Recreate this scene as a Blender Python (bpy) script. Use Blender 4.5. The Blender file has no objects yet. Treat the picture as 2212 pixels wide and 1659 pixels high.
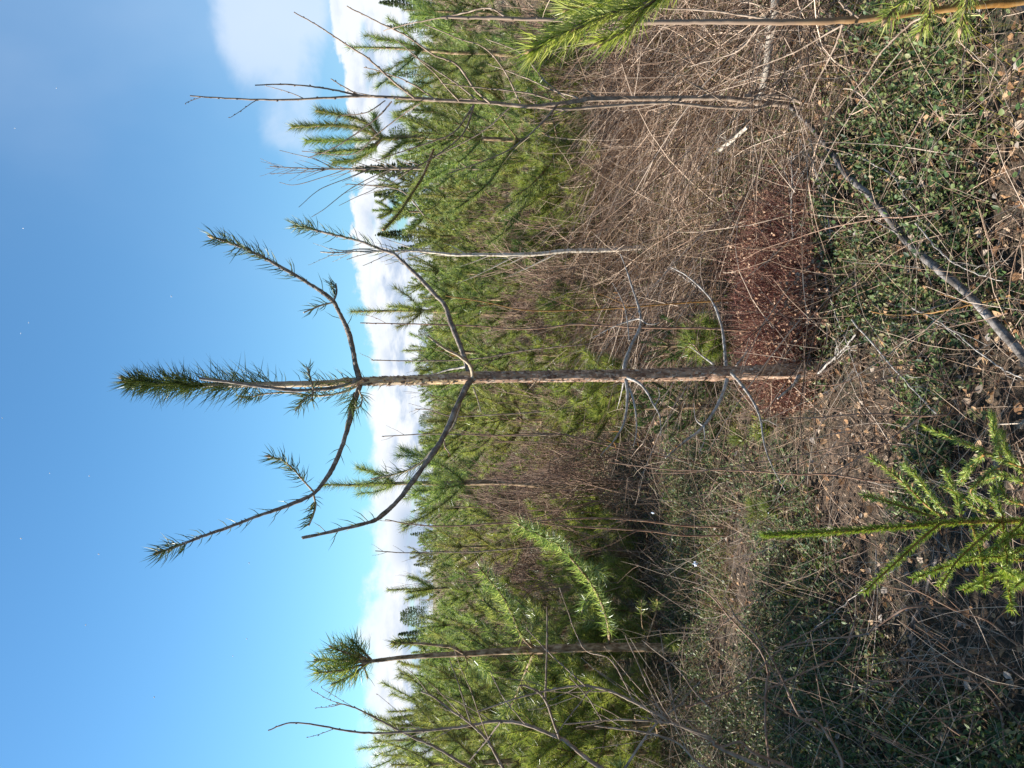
import bpy, math, random
import numpy as np
from mathutils import Vector, Matrix
R = math.radians
PI = math.pi
scene = bpy.context.scene
C = scene.collection

# ------------------------------------------------------------------ camera (phone held sideways: the picture lies on its side)
EYE = 1.6; PITCH = R(5.9); F = 1660.0            # F in pixels of a 2212 x 1659 frame
cp, sp = math.cos(PITCH), math.sin(PITCH)
cam_d = bpy.data.cameras.new('camera'); cam = bpy.data.objects.new('camera', cam_d); C.objects.link(cam)
cam_d.sensor_width = 36; cam_d.lens = 36*F/2212; cam_d.clip_end = 6000; cam_d.clip_start = 0.05
cam.matrix_world = Matrix(((0, 1, 0, 0), (-sp, 0, -cp, 0), (-cp, 0, sp, EYE), (0, 0, 0, 1)))
scene.camera = cam
# ------------------------------------------------------------------ light
SUN_EL, SUN_AZ = R(42), R(-76)                   # azimuth measured from +Y towards +X
sdir = Vector((math.sin(SUN_AZ)*math.cos(SUN_EL), math.cos(SUN_AZ)*math.cos(SUN_EL), math.sin(SUN_EL)))
sl = bpy.data.lights.new('sun', 'SUN'); sl.energy = 5.0; sl.angle = R(0.53); sl.color = (1, .95, .87)
so = bpy.data.objects.new('sun', sl); C.objects.link(so)
so.rotation_euler = sdir.to_track_quat('Z', 'Y').to_euler()
scene.view_settings.view_transform = 'Standard'; scene.view_settings.look = 'None'
scene.view_settings.exposure = 1.38; scene.view_settings.gamma = 1
scene.render.film_transparent = False
scene.cycles.max_bounces = 6; scene.cycles.transparent_max_bounces = 8
scene.cycles.diffuse_bounces = 3; scene.cycles.glossy_bounces = 2; scene.cycles.transmission_bounces = 4

class NT:
    def __init__(s, tree): s.t = tree; s.n = tree.nodes; s.l = tree.links
    def new(s, kind, **kw):
        n = s.n.new(kind)
        for k, v in kw.items(): setattr(n, k, v)
        return n
    def put(s, sock, v):
        if isinstance(v, bpy.types.NodeSocket): s.l.new(v, sock)
        else: sock.default_value = v
    def math(s, op, a, b=0.0, c=0.0, clamp=False):
        n = s.new('ShaderNodeMath', operation=op, use_clamp=clamp)
        s.put(n.inputs[0], a); s.put(n.inputs[1], b); s.put(n.inputs[2], c); return n.outputs[0]
    def mix(s, f, a, b, blend='MIX'):
        n = s.new('ShaderNodeMix', data_type='RGBA', blend_type=blend)
        s.put(n.inputs[0], f); s.put(n.inputs[6], a if not isinstance(a, tuple) else (*a[:3], 1)); s.put(n.inputs[7], b if not isinstance(b, tuple) else (*b[:3], 1))
        return n.outputs[2]
    def noise(s, vec, scale, detail=4, rough=.55, dist=0.0):
        n = s.new('ShaderNodeTexNoise'); s.put(n.inputs['Vector'], vec)
        n.inputs['Scale'].default_value = scale; n.inputs['Detail'].default_value = detail
        n.inputs['Roughness'].default_value = rough; n.inputs['Distortion'].default_value = dist
        return n.outputs['Fac']
    def smooth(s, v, a, b):
        n = s.new('ShaderNodeMapRange', interpolation_type='SMOOTHSTEP')
        s.put(n.inputs[0], v); s.put(n.inputs[1], a); s.put(n.inputs[2], b); n.inputs[3].default_value = 0; n.inputs[4].default_value = 1
        return n.outputs[0]
    def scaled(s, vec, sc):
        n = s.new('ShaderNodeMapping'); s.put(n.inputs[0], vec); n.inputs['Scale'].default_value = sc; return n.outputs[0]

w = bpy.data.worlds.new('World'); scene.world = w; w.use_nodes = True
T = NT(w.node_tree); T.n.clear()
sky = T.new('ShaderNodeTexSky', sky_type='NISHITA'); sky.sun_disc = False
sky.sun_elevation = SUN_EL; sky.sun_rotation = SUN_AZ; sky.air_density = 1.0; sky.dust_density = 0.35; sky.ozone_density = 1.6
tc = T.new('ShaderNodeTexCoord'); d = tc.outputs['Generated']
sx = T.new('ShaderNodeSeparateXYZ'); T.l.new(d, sx.inputs[0]); dx, dy, dz = sx.outputs
# clear sky as the sky texture gives it, a little lighter and less violet
clear = T.mix(1.0, sky.outputs[0], (0.56, 0.97, 1.16), 'MULTIPLY')
clear = T.mix(T.math('MULTIPLY', T.smooth(dx, -0.1, 0.6), .45), clear, (1.7, 3.2, 5.4))
veil = T.math('MULTIPLY', T.smooth(dz, 0.42, 0.0), 0.12)
clear = T.mix(veil, clear, (3.4, 5.4, 7.0))
# low bank of cumulus along the horizon
big = T.noise(T.scaled(d, (1, 1, 2.2)), 5.5, 6, .56)
fine = T.noise(T.scaled(d, (1, 1, 1.3)), 24, 7, .62)
edge = T.math('MULTIPLY_ADD', dx, 0.058, 0.086)
edge = T.math('MAXIMUM', edge, 0.072)
hgt = T.math('ADD', T.math('SUBTRACT', edge, dz), T.math('ADD', T.math('MULTIPLY_ADD', big, 0.085, -0.0425), T.math('MULTIPLY_ADD', fine, 0.054, -0.027)))
soft = T.math('ADD', T.math('MULTIPLY', T.smooth(dx, 0.25, -0.3), 0.012), 0.004)
bank = T.smooth(hgt, T.math('MULTIPLY', soft, -1.0), soft)
gap = T.smooth(T.noise(T.scaled(d, (1, 1, 3.0)), 7.5, 5, .55), 0.53, 0.66)
bank = T.math('MULTIPLY', bank, T.math('SUBTRACT', 1.0, T.math('MULTIPLY', gap, T.smooth(hgt, 0.01, 0.05))))
shade = T.smooth(T.noise(T.scaled(d, (1, 1, 2.6)), 13, 7, .6), 0.42, 0.62)
shade = T.math('MULTIPLY', shade, T.smooth(hgt, 0.0, 0.045))
_g = T.math('POWER', T.math('DIVIDE', T.math('ADD', dx, 0.19), 0.05), 2.0)
shade = T.math('MAXIMUM', shade, T.math('MULTIPLY', T.smooth(_g, 1.0, 0.0), T.smooth(dz, 0.062, 0.03)))
ccol = T.mix(shade, (6.7, 6.95, 7.3), (3.5, 4.3, 5.6))
c1 = T.mix(bank, clear, ccol)
# thin high cloud
cn = T.noise(T.scaled(d, (1.0, 1.0, 1.5)), 3.0, 5, .5, .3)
cx = T.math('SUBTRACT', dx, 0.47); cz = T.math('SUBTRACT', dz, 0.178)
rr = T.math('ADD', T.math('POWER', T.math('DIVIDE', cx, 0.20), 2.0), T.math('POWER', T.math('DIVIDE', cz, 0.066), 2.0))
cir = T.smooth(T.math('ADD', rr, T.math('MULTIPLY_ADD', T.noise(T.scaled(d, (1, 1, 1.3)), 6.5, 6, .55, .2), 2.2, -1.1)), 1.15, 0.55)
cir = T.math('MULTIPLY', cir, T.smooth(dy, 0, 0.3))
wide = T.math('MULTIPLY', T.smooth(T.noise(T.scaled(d, (1.2, 1.2, .7)), 2.2, 5, .5), 0.42, 0.75), T.smooth(dx, -0.15, 0.5))
cirA = T.math('ADD', T.math('MULTIPLY', cir, .62), T.math('MULTIPLY', wide, .22), clamp=True)
c2 = T.mix(cirA, c1, (5.2, 6.0, 7.2))
bg = T.new('ShaderNodeBackground'); T.l.new(c2, bg.inputs[0]); bg.inputs[1].default_value = 0.058
ow = T.new('ShaderNodeOutputWorld'); T.l.new(bg.outputs[0], ow.inputs[0])

# ------------------------------------------------------------------ placing by pixel of the 2212 x 1659 view
def P(X, Y, dist):
    v = np.array([829.5-Y, cp*F - sp*(X-1106), -sp*F - cp*(X-1106)])
    v = v*(dist/v[1]); v[2] += EYE
    return v
def G(X, Y):
    v = np.array([829.5-Y, cp*F - sp*(X-1106), -sp*F - cp*(X-1106)])
    v = v*(EYE/-v[2]); v[2] = 0
    return v
def z1(f): return lambda x, y: (219.5+x*.3307, 384+y*.3307)
Z1 = lambda x, y: (219.5+x*.3307, 384+y*.3307)
Z2 = lambda x, y: (823+x*.3472, 548.6+y*.3472)
Z3 = lambda x, y: (603.5+x*.3472, y*.3472)
Z4 = lambda x, y: (1371.6+x*.38, y*.38)
Z5 = lambda x, y: (1481.3+x*.3307, 548.6+y*.3307)
Z6 = lambda x, y: (1481.3+x*.3551, 1069.9+y*.3551)
Z7 = lambda x, y: (768+x*.3551, 1069.9+y*.3551)
Z8 = lambda x, y: (219.5+x*.3473, 905+y*.3473)

# ------------------------------------------------------------------ value noise
_h = np.random.default_rng(11).random((256, 256))
def vn(x, y, s=1.0, o=0):
    x = np.asarray(x)*s + 37.3*o + 1000; y = np.asarray(y)*s + 17.9*o + 1000
    xi = np.floor(x).astype(int); yi = np.floor(y).astype(int); fx = x-xi; fy = y-yi
    fx = fx*fx*(3-2*fx); fy = fy*fy*(3-2*fy)
    a = _h[xi % 256, yi % 256]; b = _h[(xi+1) % 256, yi % 256]; c = _h[xi % 256, (yi+1) % 256]; e = _h[(xi+1) % 256, (yi+1) % 256]
    return a*(1-fx)*(1-fy)+b*fx*(1-fy)+c*(1-fx)*fy+e*fx*fy
def fbm(x, y, s, o=0): return (vn(x, y, s, o)+.5*vn(x, y, 2*s, o+3)+.25*vn(x, y, 4*s, o+5))/1.75
def gz(x, y):
    x = np.asarray(x, float); y = np.asarray(y, float)
    r = np.hypot(x, y); k = np.clip(r/4, .5, 3)
    return (fbm(x, y, .9, 1)-.5)*.16*np.minimum(k, 1.6) + (fbm(x, y, 4.5, 2)-.5)*.05

# ------------------------------------------------------------------ mesh accumulator
class MB:
    def __init__(s): s.v = []; s.f = []; s.nv = 0
    def add(s, V, Fc, m=0):
        V = np.asarray(V, np.float32).reshape(-1, 3); Fc = np.asarray(Fc, np.int32)
        s.v.append(V); s.f.append((Fc+s.nv, m)); s.nv += len(V)
    def mesh(s, name, mats, smooth=True):
        me = bpy.data.meshes.new(name)
        V = np.concatenate(s.v); me.vertices.add(len(V)); me.vertices.foreach_set('co', V.ravel())
        li = np.concatenate([f.ravel() for f, m in s.f]).astype(np.int32)
        tot = np.concatenate([np.full(len(f), f.shape[1], np.int32) for f, m in s.f])
        mi = np.concatenate([np.full(len(f), m, np.int32) for f, m in s.f])
        st = np.concatenate([[0], np.cumsum(tot)[:-1]]).astype(np.int32)
        me.loops.add(len(li)); me.loops.foreach_set('vertex_index', li)
        me.polygons.add(len(tot)); me.polygons.foreach_set('loop_start', st); me.polygons.foreach_set('loop_total', tot)
        me.polygons.foreach_set('material_index', mi)
        me.polygons.foreach_set('use_smooth', np.full(len(tot), smooth))
        for m in (mats if isinstance(mats, (list, tuple)) else [mats]): me.materials.append(m)
        me.update(calc_edges=True)
        return me
    def obj(s, name, mats, parent=None, smooth=True, **props):
        o = bpy.data.objects.new(name, s.mesh(name, mats, smooth)); C.objects.link(o)
        if parent is not None: o.parent = parent
        for k, v in props.items(): o[k] = v
        return o
def root(name, loc, label, category, group=None):
    o = bpy.data.objects.new(name, None); C.objects.link(o); o.location = [float(a) for a in loc]; o.empty_display_size = .1
    o['label'] = label; o['category'] = category
    if group: o['group'] = group
    return o
def nrm(a): return a/np.maximum(np.linalg.norm(a, axis=-1, keepdims=True), 1e-9)

def curve(pts, sub=6):
    """Catmull-Rom through rows (any number of columns)"""
    p = np.asarray(pts, float); n = len(p)
    if n < 3 or sub < 2: 
        t = np.linspace(0, n-1, (n-1)*max(sub, 1)+1)
        return np.stack([np.interp(t, np.arange(n), p[:, k]) for k in range(p.shape[1])], 1)
    q = np.vstack([2*p[0]-p[1], p, 2*p[-1]-p[-2]]); out = []
    for i in range(n-1):
        a, b, c, e = q[i:i+4]
        t = np.arange(sub)[:, None]/sub
        out.append(.5*((2*b)+(-a+c)*t+(2*a-5*b+4*c-e)*t*t+(-a+3*b-3*c+e)*t**3))
    out.append(p[-1:]); return np.vstack(out)
def frames(p):
    t = np.gradient(p, axis=0); t = nrm(t)
    ref = np.array([1., 0, 0]) if abs(t[0][0]) < .8 else np.array([0, 1., 0])
    n = np.zeros_like(p); b = np.zeros_like(p)
    u = ref - t[0]*ref.dot(t[0]); u /= np.linalg.norm(u)
    for i in range(len(p)):
        u = u - t[i]*u.dot(t[i]); u /= max(np.linalg.norm(u), 1e-9); n[i] = u; b[i] = np.cross(t[i], u)
    return t, n, b
def tube(mb, p, r, sides=6, m=0, cap=True, disp=None):
    p = np.asarray(p, float); r = np.broadcast_to(np.asarray(r, float), (len(p),))
    t, n, b = frames(p)
    a = np.arange(sides)*2*PI/sides
    ring = n[:, None, :]*np.cos(a)[None, :, None] + b[:, None, :]*np.sin(a)[None, :, None]
    rad = np.repeat(r[:, None], sides, 1)
    if disp is not None: rad = disp(rad, a, p)
    V = p[:, None, :] + ring*rad[:, :, None]
    k = len(p); i = np.arange(k-1)[:, None]*sides; j = np.arange(sides)[None, :]; j2 = (j+1) % sides
    Fq = np.stack([i+j, i+j2, i+j2+sides, i+j+sides], -1).reshape(-1, 4)
    mb.add(V, Fq, m)
    if cap:
        for e, idx in ((p[0], 0), (p[-1], k-1)):
            Vc = np.vstack([e[None], V[idx]]); f = np.array([[0, 1+q, 1+(q+1) % sides] for q in range(sides)])
            mb.add(Vc, f if idx else f[:, ::-1], m)
def strands(mb, base, dr, L, r, nseg=4, bend=.3, sides=3, rng=None, droop=0.0, m=0, taper=.35, floor=False, kink=0.0):
    """many thin curved stems at once"""
    N = len(base)
    if N == 0: return
    dr = nrm(dr); bd = rng.normal(size=(N, 3)); bd = nrm(bd - dr*np.sum(bd*dr, 1)[:, None])*np.abs(rng.normal(size=(N, 1)))*bend
    L = np.broadcast_to(L, (N,)); r = np.broadcast_to(r, (N,))
    pts = [np.asarray(base, float)]; cur = dr.copy()
    for k in range(nseg):
        cur = nrm(cur + bd/nseg + np.array([0, 0, -droop/nseg]) + rng.normal(size=(N, 3))*kink)
        nx = pts[-1] + cur*(L/nseg)[:, None]
        if floor:
            g = gz(nx[:, 0], nx[:, 1])+.008; nx[:, 2] = np.maximum(nx[:, 2], g)
        pts.append(nx)
    pts = np.stack(pts, 1)
    tg = nrm(np.gradient(pts, axis=1)); ref = nrm(rng.normal(size=(N, 1, 3)))
    u = nrm(np.cross(tg, ref)); v = np.cross(tg, u)
    tp = 1-(1-taper)*np.linspace(0, 1, nseg+1)
    rr = r[:, None]*tp[None, :]
    if sides == 2:
        V = np.stack([pts+u*rr[..., None], pts-u*rr[..., None]], 2)
    else:
        a = np.arange(sides)*2*PI/sides
        V = pts[:, :, None, :] + (u[:, :, None, :]*np.cos(a)[None, None, :, None]+v[:, :, None, :]*np.sin(a)[None, None, :, None])*rr[:, :, None, None]
    per = (nseg+1)*sides
    s0 = (np.arange(N)*per)[:, None, None]; i = (np.arange(nseg)*sides)[None, :, None]; j = np.arange(1 if sides == 2 else sides)[None, None, :]; j2 = (j+1) % sides
    Fq = np.stack([s0+i+j, s0+i+j2, s0+i+j2+sides, s0+i+j+sides], -1).reshape(-1, 4)
    mb.add(V, Fq, m)
    return pts
def brush(mb, A, B, n, L, ang=45, width=.0016, mode=1, rng=None, curl=.5, up=.0, m=0, spread=20, side=None):
    """needles on the segments A->B, n per segment. mode 0: one triangle, 1: bent ribbon, 2: three-sided bent spike"""
    A = np.asarray(A, float); B = np.asarray(B, float); n = np.asarray(n, int)
    idx = np.repeat(np.arange(len(A)), n); N = len(idx)
    if N == 0: return
    t = rng.random(N)[:, None]; a = A[idx]; b = B[idx]; base = a+(b-a)*t; tg = nrm(b-a)
    ref = nrm(rng.normal(size=(N, 3)))
    if side is not None: ref = nrm(ref*.75+np.asarray(side))
    rad = nrm(ref-tg*np.sum(ref*tg, 1)[:, None])
    an = np.radians(np.clip(rng.normal(ang, spread, N), 8, 120))[:, None]
    d0 = tg*np.cos(an)+rad*np.sin(an)
    ln = (L*rng.uniform(.62, 1.15, N))[:, None]
    d1 = nrm(d0+tg*curl*rng.uniform(.3, 1.2, (N, 1))+np.array([0, 0, up])+rng.normal(size=(N, 3))*.12)
    mid = base+d0*ln*.5; tip = mid+d1*ln*.5
    u = nrm(np.cross(d0, nrm(rng.normal(size=(N, 3)))))
    o = np.arange(N)[:, None]
    if mode == 0:
        tip = base+nrm(d0+d1)*ln
        V = np.stack([base+u*width*.5, base-u*width*.5, tip], 1); Fc = o*3+np.array([[0, 1, 2]]); mb.add(V, Fc, m)
    elif mode == 1:
        V = np.stack([base+u*width*.5, base-u*width*.5, mid+u*width*.5, mid-u*width*.5, tip], 1)
        mb.add(V, np.zeros((0, 3), int), m); off = mb.nv-len(V)*5
        mb.f.append(((o*5+np.array([[0, 1, 3, 2]])+off).astype(np.int32), m)); mb.f.append(((o*5+np.array([[2, 3, 4]])+off).astype(np.int32), m))
    else:
        v = np.cross(d0, u); w = width*.55
        c = [(1, 0), (-.5, .866), (-.5, -.866)]
        V = np.stack([base+(u*x+v*y)*w*.8 for x, y in c]+[mid+(u*x+v*y)*w for x, y in c]+[tip], 1)
        mb.add(V, np.zeros((0, 3), int), m); off = mb.nv-N*7
        q = np.array([[0, 1, 4, 3], [1, 2, 5, 4], [2, 0, 3, 5]]); tr = np.array([[3, 4, 6], [4, 5, 6], [5, 3, 6]])
        mb.f.append(((o[:, None]*7+q[None]).reshape(-1, 4).astype(np.int32)+off, m)); mb.f.append(((o[:, None]*7+tr[None]).reshape(-1, 3).astype(np.int32)+off, m))

# ------------------------------------------------------------------ materials
def mat(name, cols, rough=.6, trans=0.0, island=True, noise_scale=None, nscale=(1, 1, 1), bump=0.0, objvar=.0, spec=.15, tcol=None, coord='Object'):
    """cols: 2-5 base colours chosen per loose piece and/or by noise"""
    m = bpy.data.materials.new(name); m.use_nodes = True; T = NT(m.node_tree); T.n.clear()
    out = T.new('ShaderNodeOutputMaterial'); b = T.new('ShaderNodeBsdfPrincipled')
    b.inputs['Roughness'].default_value = rough; b.inputs['Specular IOR Level'].default_value = spec
    fac = None
    tcn = T.new('ShaderNodeTexCoord').outputs[coord]
    if noise_scale: nz = T.noise(T.scaled(tcn, nscale), noise_scale, 6, .62)
    if island:
        g = T.new('ShaderNodeNewGeometry').outputs['Random Per Island']
        fac = g if not noise_scale else T.math('ADD', T.math('MULTIPLY', g, .6), T.math('MULTIPLY_ADD', nz, 1.2, -.4), clamp=True)
    else: fac = T.smooth(nz, .3, .7)
    cr = T.new('ShaderNodeValToRGB'); T.l.new(fac, cr.inputs[0]); e = cr.color_ramp.elements
    while len(e) < len(cols): e.new(.5)
    for i, c in enumerate(cols): e[i].position = i/(len(cols)-1); e[i].color = (*c, 1)
    col = cr.outputs[0]
    if objvar:
        oi = T.new('ShaderNodeObjectInfo').outputs['Random']
        h = T.new('ShaderNodeHueSaturation'); T.l.new(col, h.inputs['Color'])
        T.put(h.inputs['Value'], T.math('MULTIPLY_ADD', oi, objvar, 1-objvar/2))
        T.put(h.inputs['Hue'], T.math('MULTIPLY_ADD', oi, objvar*.08, .5-objvar*.04)); col = h.outputs[0]
    T.l.new(col, b.inputs['Base Color'])
    if bump and noise_scale:
        bn = T.new('ShaderNodeBump'); bn.inputs['Strength'].default_value = bump*.6; bn.inputs['Distance'].default_value = .003
        T.l.new(T.noise(T.scaled(tcn, nscale), noise_scale*2.3, 6, .65), bn.inputs['Height']); T.l.new(bn.outputs[0], b.inputs['Normal'])
    if trans:
        tr = T.new('ShaderNodeBsdfTranslucent'); ms = T.new('ShaderNodeMixShader'); ms.inputs[0].default_value = trans
        T.l.new(T.mix(1.0, col, tcol or (1.25, 1.3, .6), 'MULTIPLY'), tr.inputs[0]); T.l.new(b.outputs[0], ms.inputs[1]); T.l.new(tr.outputs[0], ms.inputs[2]); T.l.new(ms.outputs[0], out.inputs[0])
    else: T.l.new(b.outputs[0], out.inputs[0])
    return m
M = {}
M['needle'] = mat('pine_needles', [(.06, .10, .03), (.13, .18, .05), (.22, .26, .08), (.34, .34, .13)], .45, .4, spec=.4)
M['needle_mid'] = mat('pine_needles_background', [(.05, .085, .03), (.14, .20, .055), (.27, .32, .10), (.46, .47, .20)], .38, .42, objvar=.55, spec=.5, tcol=(1.25, 1.25, .75))
M['needle_near'] = mat('fresh_pine_needles', [(.08, .125, .03), (.17, .23, .05), (.30, .34, .09), (.44, .42, .15)], .35, .45, spec=.5, tcol=(1.25, 1.25, .75))
M['needle_pale'] = mat('yellowish_pine_needles', [(.07, .10, .035), (.19, .22, .065), (.33, .34, .11), (.50, .46, .19)], .38, .42, objvar=.5, spec=.5, tcol=(1.25, 1.25, .75))
M['flakes'] = mat('bark_flakes', [(.12, .065, .04), (.30, .20, .135), (.46, .35, .26), (.62, .52, .42)], .85)
M['needle_bright'] = mat('long_fresh_pine_needles', [(.20, .27, .05), (.34, .40, .09), (.50, .52, .17), (.60, .58, .25)], .35, .4, spec=.5, tcol=(1.25, 1.25, .75))
M['needle_far'] = mat('distant_needles', [(.07, .095, .06), (.11, .14, .08), (.16, .19, .11)], .7, .3, objvar=.3)  # greyed and lightened in the colour itself to imitate distance haze
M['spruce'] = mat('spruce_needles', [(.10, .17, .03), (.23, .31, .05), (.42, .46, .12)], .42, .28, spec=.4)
M['spruce_dark'] = mat('spruce_needles_dark', [(.04, .09, .025), (.07, .14, .035), (.12, .2, .05)], .45, .25)  # darker green needles of the spruce seedlings
M['dead_needle'] = mat('dead_needles', [(.30, .12, .03), (.42, .2, .06)], .6, .2)
M['bud'] = mat('pine_buds', [(.34, .19, .09), (.5, .36, .22)], .6)
M['bark_thin'] = mat('pine_branch_bark', [(.11, .085, .07), (.20, .16, .13), (.33, .28, .23)], .8, island=False, noise_scale=60, nscale=(1, 1, .6), bump=.6)
M['bark_pale'] = mat('peeled_pale_twig', [(.32, .24, .15), (.46, .37, .26), (.3, .2, .12)], .7, island=False, noise_scale=45, bump=.4)
M['bark_grey'] = mat('dead_grey_branch', [(.14, .12, .10), (.31, .275, .24), (.46, .42, .375)], .8, island=False, noise_scale=50, bump=.5)
M['bark_mid'] = mat('young_pine_bark', [(.10, .06, .035), (.25, .165, .095), (.46, .34, .23)], .8, island=False, noise_scale=48, nscale=(1, 1, .45), bump=.9)
M['bark_birch'] = mat('birch_bark', [(.25, .18, .12), (.55, .47, .37), (.62, .54, .44)], .6, island=False, noise_scale=22, nscale=(1, 1, 2.5), bump=.2)
M['alder'] = mat('alder_stem', [(.15, .105, .075), (.25, .185, .135), (.36, .28, .215)], .8, island=False, noise_scale=35, bump=.2)
M['alder_orange'] = mat('orange_brown_stem', [(.15, .075, .025), (.25, .125, .035), (.33, .20, .08)], .5, island=False, noise_scale=28, bump=.15)
M['two_tone'] = mat('orange_to_grey_stem', [(.15, .075, .025), (.25, .125, .035), (.33, .20, .08)], .5, island=False, noise_scale=28, bump=.15)
_T = NT(M['two_tone'].node_tree); _p = next(n for n in _T.n if n.type == 'BSDF_PRINCIPLED'); _s = _p.inputs['Base Color'].links[0].from_socket
_z = _T.new('ShaderNodeSeparateXYZ'); _T.l.new(_T.new('ShaderNodeTexCoord').outputs['Object'], _z.inputs[0])
_T.l.new(_T.mix(_T.smooth(_z.outputs[2], .35, .95), _s, (.26, .19, .14)), _p.inputs['Base Color'])
M['red_stem'] = mat('reddish_brown_stem', [(.16, .085, .055), (.25, .15, .10), (.30, .21, .15)], .55, island=False, noise_scale=25, bump=.2)
M['log'] = mat('weathered_log', [(.04, .033, .028), (.115, .10, .088), (.29, .26, .235)], .8, island=False, noise_scale=26, nscale=(1, 1, 1), bump=1.4)
M['pale_wood'] = mat('bleached_wood', [(.22, .19, .15), (.38, .33, .27), (.46, .41, .34)], .8, island=False, noise_scale=25, bump=.6)
M['grass'] = mat('dead_grass', [(.07, .04, .028), (.20, .125, .085), (.42, .29, .20), (.66, .52, .40)], .7, .15, tcol=(1.1, 1, .8))
M['bush'] = mat('leafless_twigs', [(.14, .085, .06), (.27, .175, .125), (.40, .30, .22)], .75, objvar=.4)
M['twig'] = mat('fallen_twigs', [(.07, .045, .032), (.15, .095, .065), (.25, .175, .13), (.42, .35, .28)], .75)
M['leaf'] = mat('lingonberry_leaves', [(.02, .042, .018), (.042, .075, .028), (.08, .125, .04), (.14, .18, .06), (.22, .16, .08)], .5, .18, spec=.25)
M['leaf_far'] = mat('lingonberry_leaves_far', [(.04, .085, .022), (.085, .13, .04), (.15, .18, .06), (.26, .21, .10)], .5, .2, spec=.3)
M['moss'] = mat('moss_and_bilberry', [(.12, .13, .02), (.2, .2, .03), (.30, .25, .05)], .7, .25)
M['litter'] = mat('fallen_leaves', [(.15, .08, .04), (.27, .15, .075), (.38, .25, .14), (.30, .27, .24)], .7, .1, tcol=(1.1, .9, .6))
M['red_heath'] = mat('red_heath_twigs', [(.11, .042, .035), (.20, .085, .065), (.32, .19, .14)], .7, .1, tcol=(1.2, .7, .6))
M['heath_seed'] = mat('dry_heath_seed_heads', [(.22, .12, .07), (.36, .22, .14), (.48, .34, .24)], .8)
M['snow'] = mat('snow', [(.85, .87, .9), (.9, .92, .95)], .6)
# main trunk: flaky bark below, peeled wood strips higher up
m = bpy.data.materials.new('browsed_pine_bark'); m.use_nodes = True; T = NT(m.node_tree); T.n.clear()
o_ = T.new('ShaderNodeOutputMaterial'); b = T.new('ShaderNodeBsdfPrincipled'); T.l.new(b.outputs[0], o_.inputs[0]); b.inputs['Roughness'].default_value = .8
co = T.new('ShaderNodeTexCoord').outputs['Object']; hz = T.new('ShaderNodeSeparateXYZ'); T.l.new(co, hz.inputs[0]); hz = hz.outputs[2]
n1 = T.noise(T.scaled(co, (1, 1, .35)), 46, 7, .68); n2 = T.noise(T.scaled(co, (1, 1, .45)), 110, 5, .7)
bark = T.mix(T.smooth(n1, .36, .66), (.15, .075, .045), (.46, .29, .185)); bark = T.mix(T.smooth(n2, .52, .66), bark, (.58, .46, .36))
peelmask = T.math('MULTIPLY', T.smooth(T.noise(T.scaled(co, (1, 1, .10)), 34, 3, .5), .44, .53), T.math('MULTIPLY', T.smooth(hz, 1.38, 1.5), T.smooth(hz, 2.35, 1.75)))
peel = T.mix(T.smooth(n2, .4, .6), (.52, .33, .15), (.62, .45, .25))
upper = T.mix(T.smooth(n1, .4, .62), (.22, .16, .11), (.46, .36, .26))
bark = T.mix(T.smooth(hz, 1.45, 1.75), bark, upper); bark = T.mix(peelmask, bark, peel)
T.l.new(bark, b.inputs['Base Color'])
bn = T.new('ShaderNodeBump'); bn.inputs['Strength'].default_value = .9; bn.inputs['Distance'].default_value = .006
T.l.new(T.math('ADD', n1, T.math('MULTIPLY', n2, .5)), bn.inputs['Height']); T.l.new(bn.outputs[0], b.inputs['Normal'])
M['trunk'] = m
# forest floor
m = bpy.data.materials.new('forest_floor'); m.use_nodes = True; T = NT(m.node_tree); T.n.clear()
o_ = T.new('ShaderNodeOutputMaterial'); b = T.new('ShaderNodeBsdfPrincipled'); T.l.new(b.outputs[0], o_.inputs[0]); b.inputs['Roughness'].default_value = .95
co = T.new('ShaderNodeTexCoord').outputs['Object']
a1 = T.noise(co, 1.1, 5, .6); a2 = T.noise(co, 28, 7, .7); a3 = T.noise(co, 90, 4, .7)
c = T.mix(T.smooth(a1, .42, .6), (.05, .033, .02), (.028, .034, .013)); c = T.mix(T.smooth(a2, .45, .62), c, (.13, .085, .052)); c = T.mix(T.smooth(a3, .52, .68), c, (.012, .010, .008))  # soil and fine specks coloured darker to imitate deep shade between the stems
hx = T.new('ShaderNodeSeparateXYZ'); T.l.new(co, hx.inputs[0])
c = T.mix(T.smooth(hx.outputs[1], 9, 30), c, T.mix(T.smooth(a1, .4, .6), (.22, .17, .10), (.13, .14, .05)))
T.l.new(c, b.inputs['Base Color'])
bn = T.new('ShaderNodeBump'); bn.inputs['Strength'].default_value = 1; bn.inputs['Distance'].default_value = .02; T.l.new(a2, bn.inputs['Height']); T.l.new(bn.outputs[0], b.inputs['Normal'])
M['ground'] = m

# ------------------------------------------------------------------ ground: one sheet to the horizon
u = np.linspace(-1, 1, 251); gx = np.sinh(u*7.2)/np.sinh(7.2)*3000
X_, Y_ = np.meshgrid(gx, gx, indexing='ij'); Z_ = gz(X_, Y_)*np.where(np.hypot(X_, Y_) > 60, 0, 1)
mb = MB(); n = len(gx); i = np.arange(n-1)[:, None]*n; j = np.arange(n-1)[None, :]
mb.add(np.stack([X_, Y_, Z_], -1), np.stack([i+j, i+j+n, i+j+n+1, i+j+1], -1).reshape(-1, 4))
mb.obj('ground', M['ground'], kind='structure')

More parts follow.
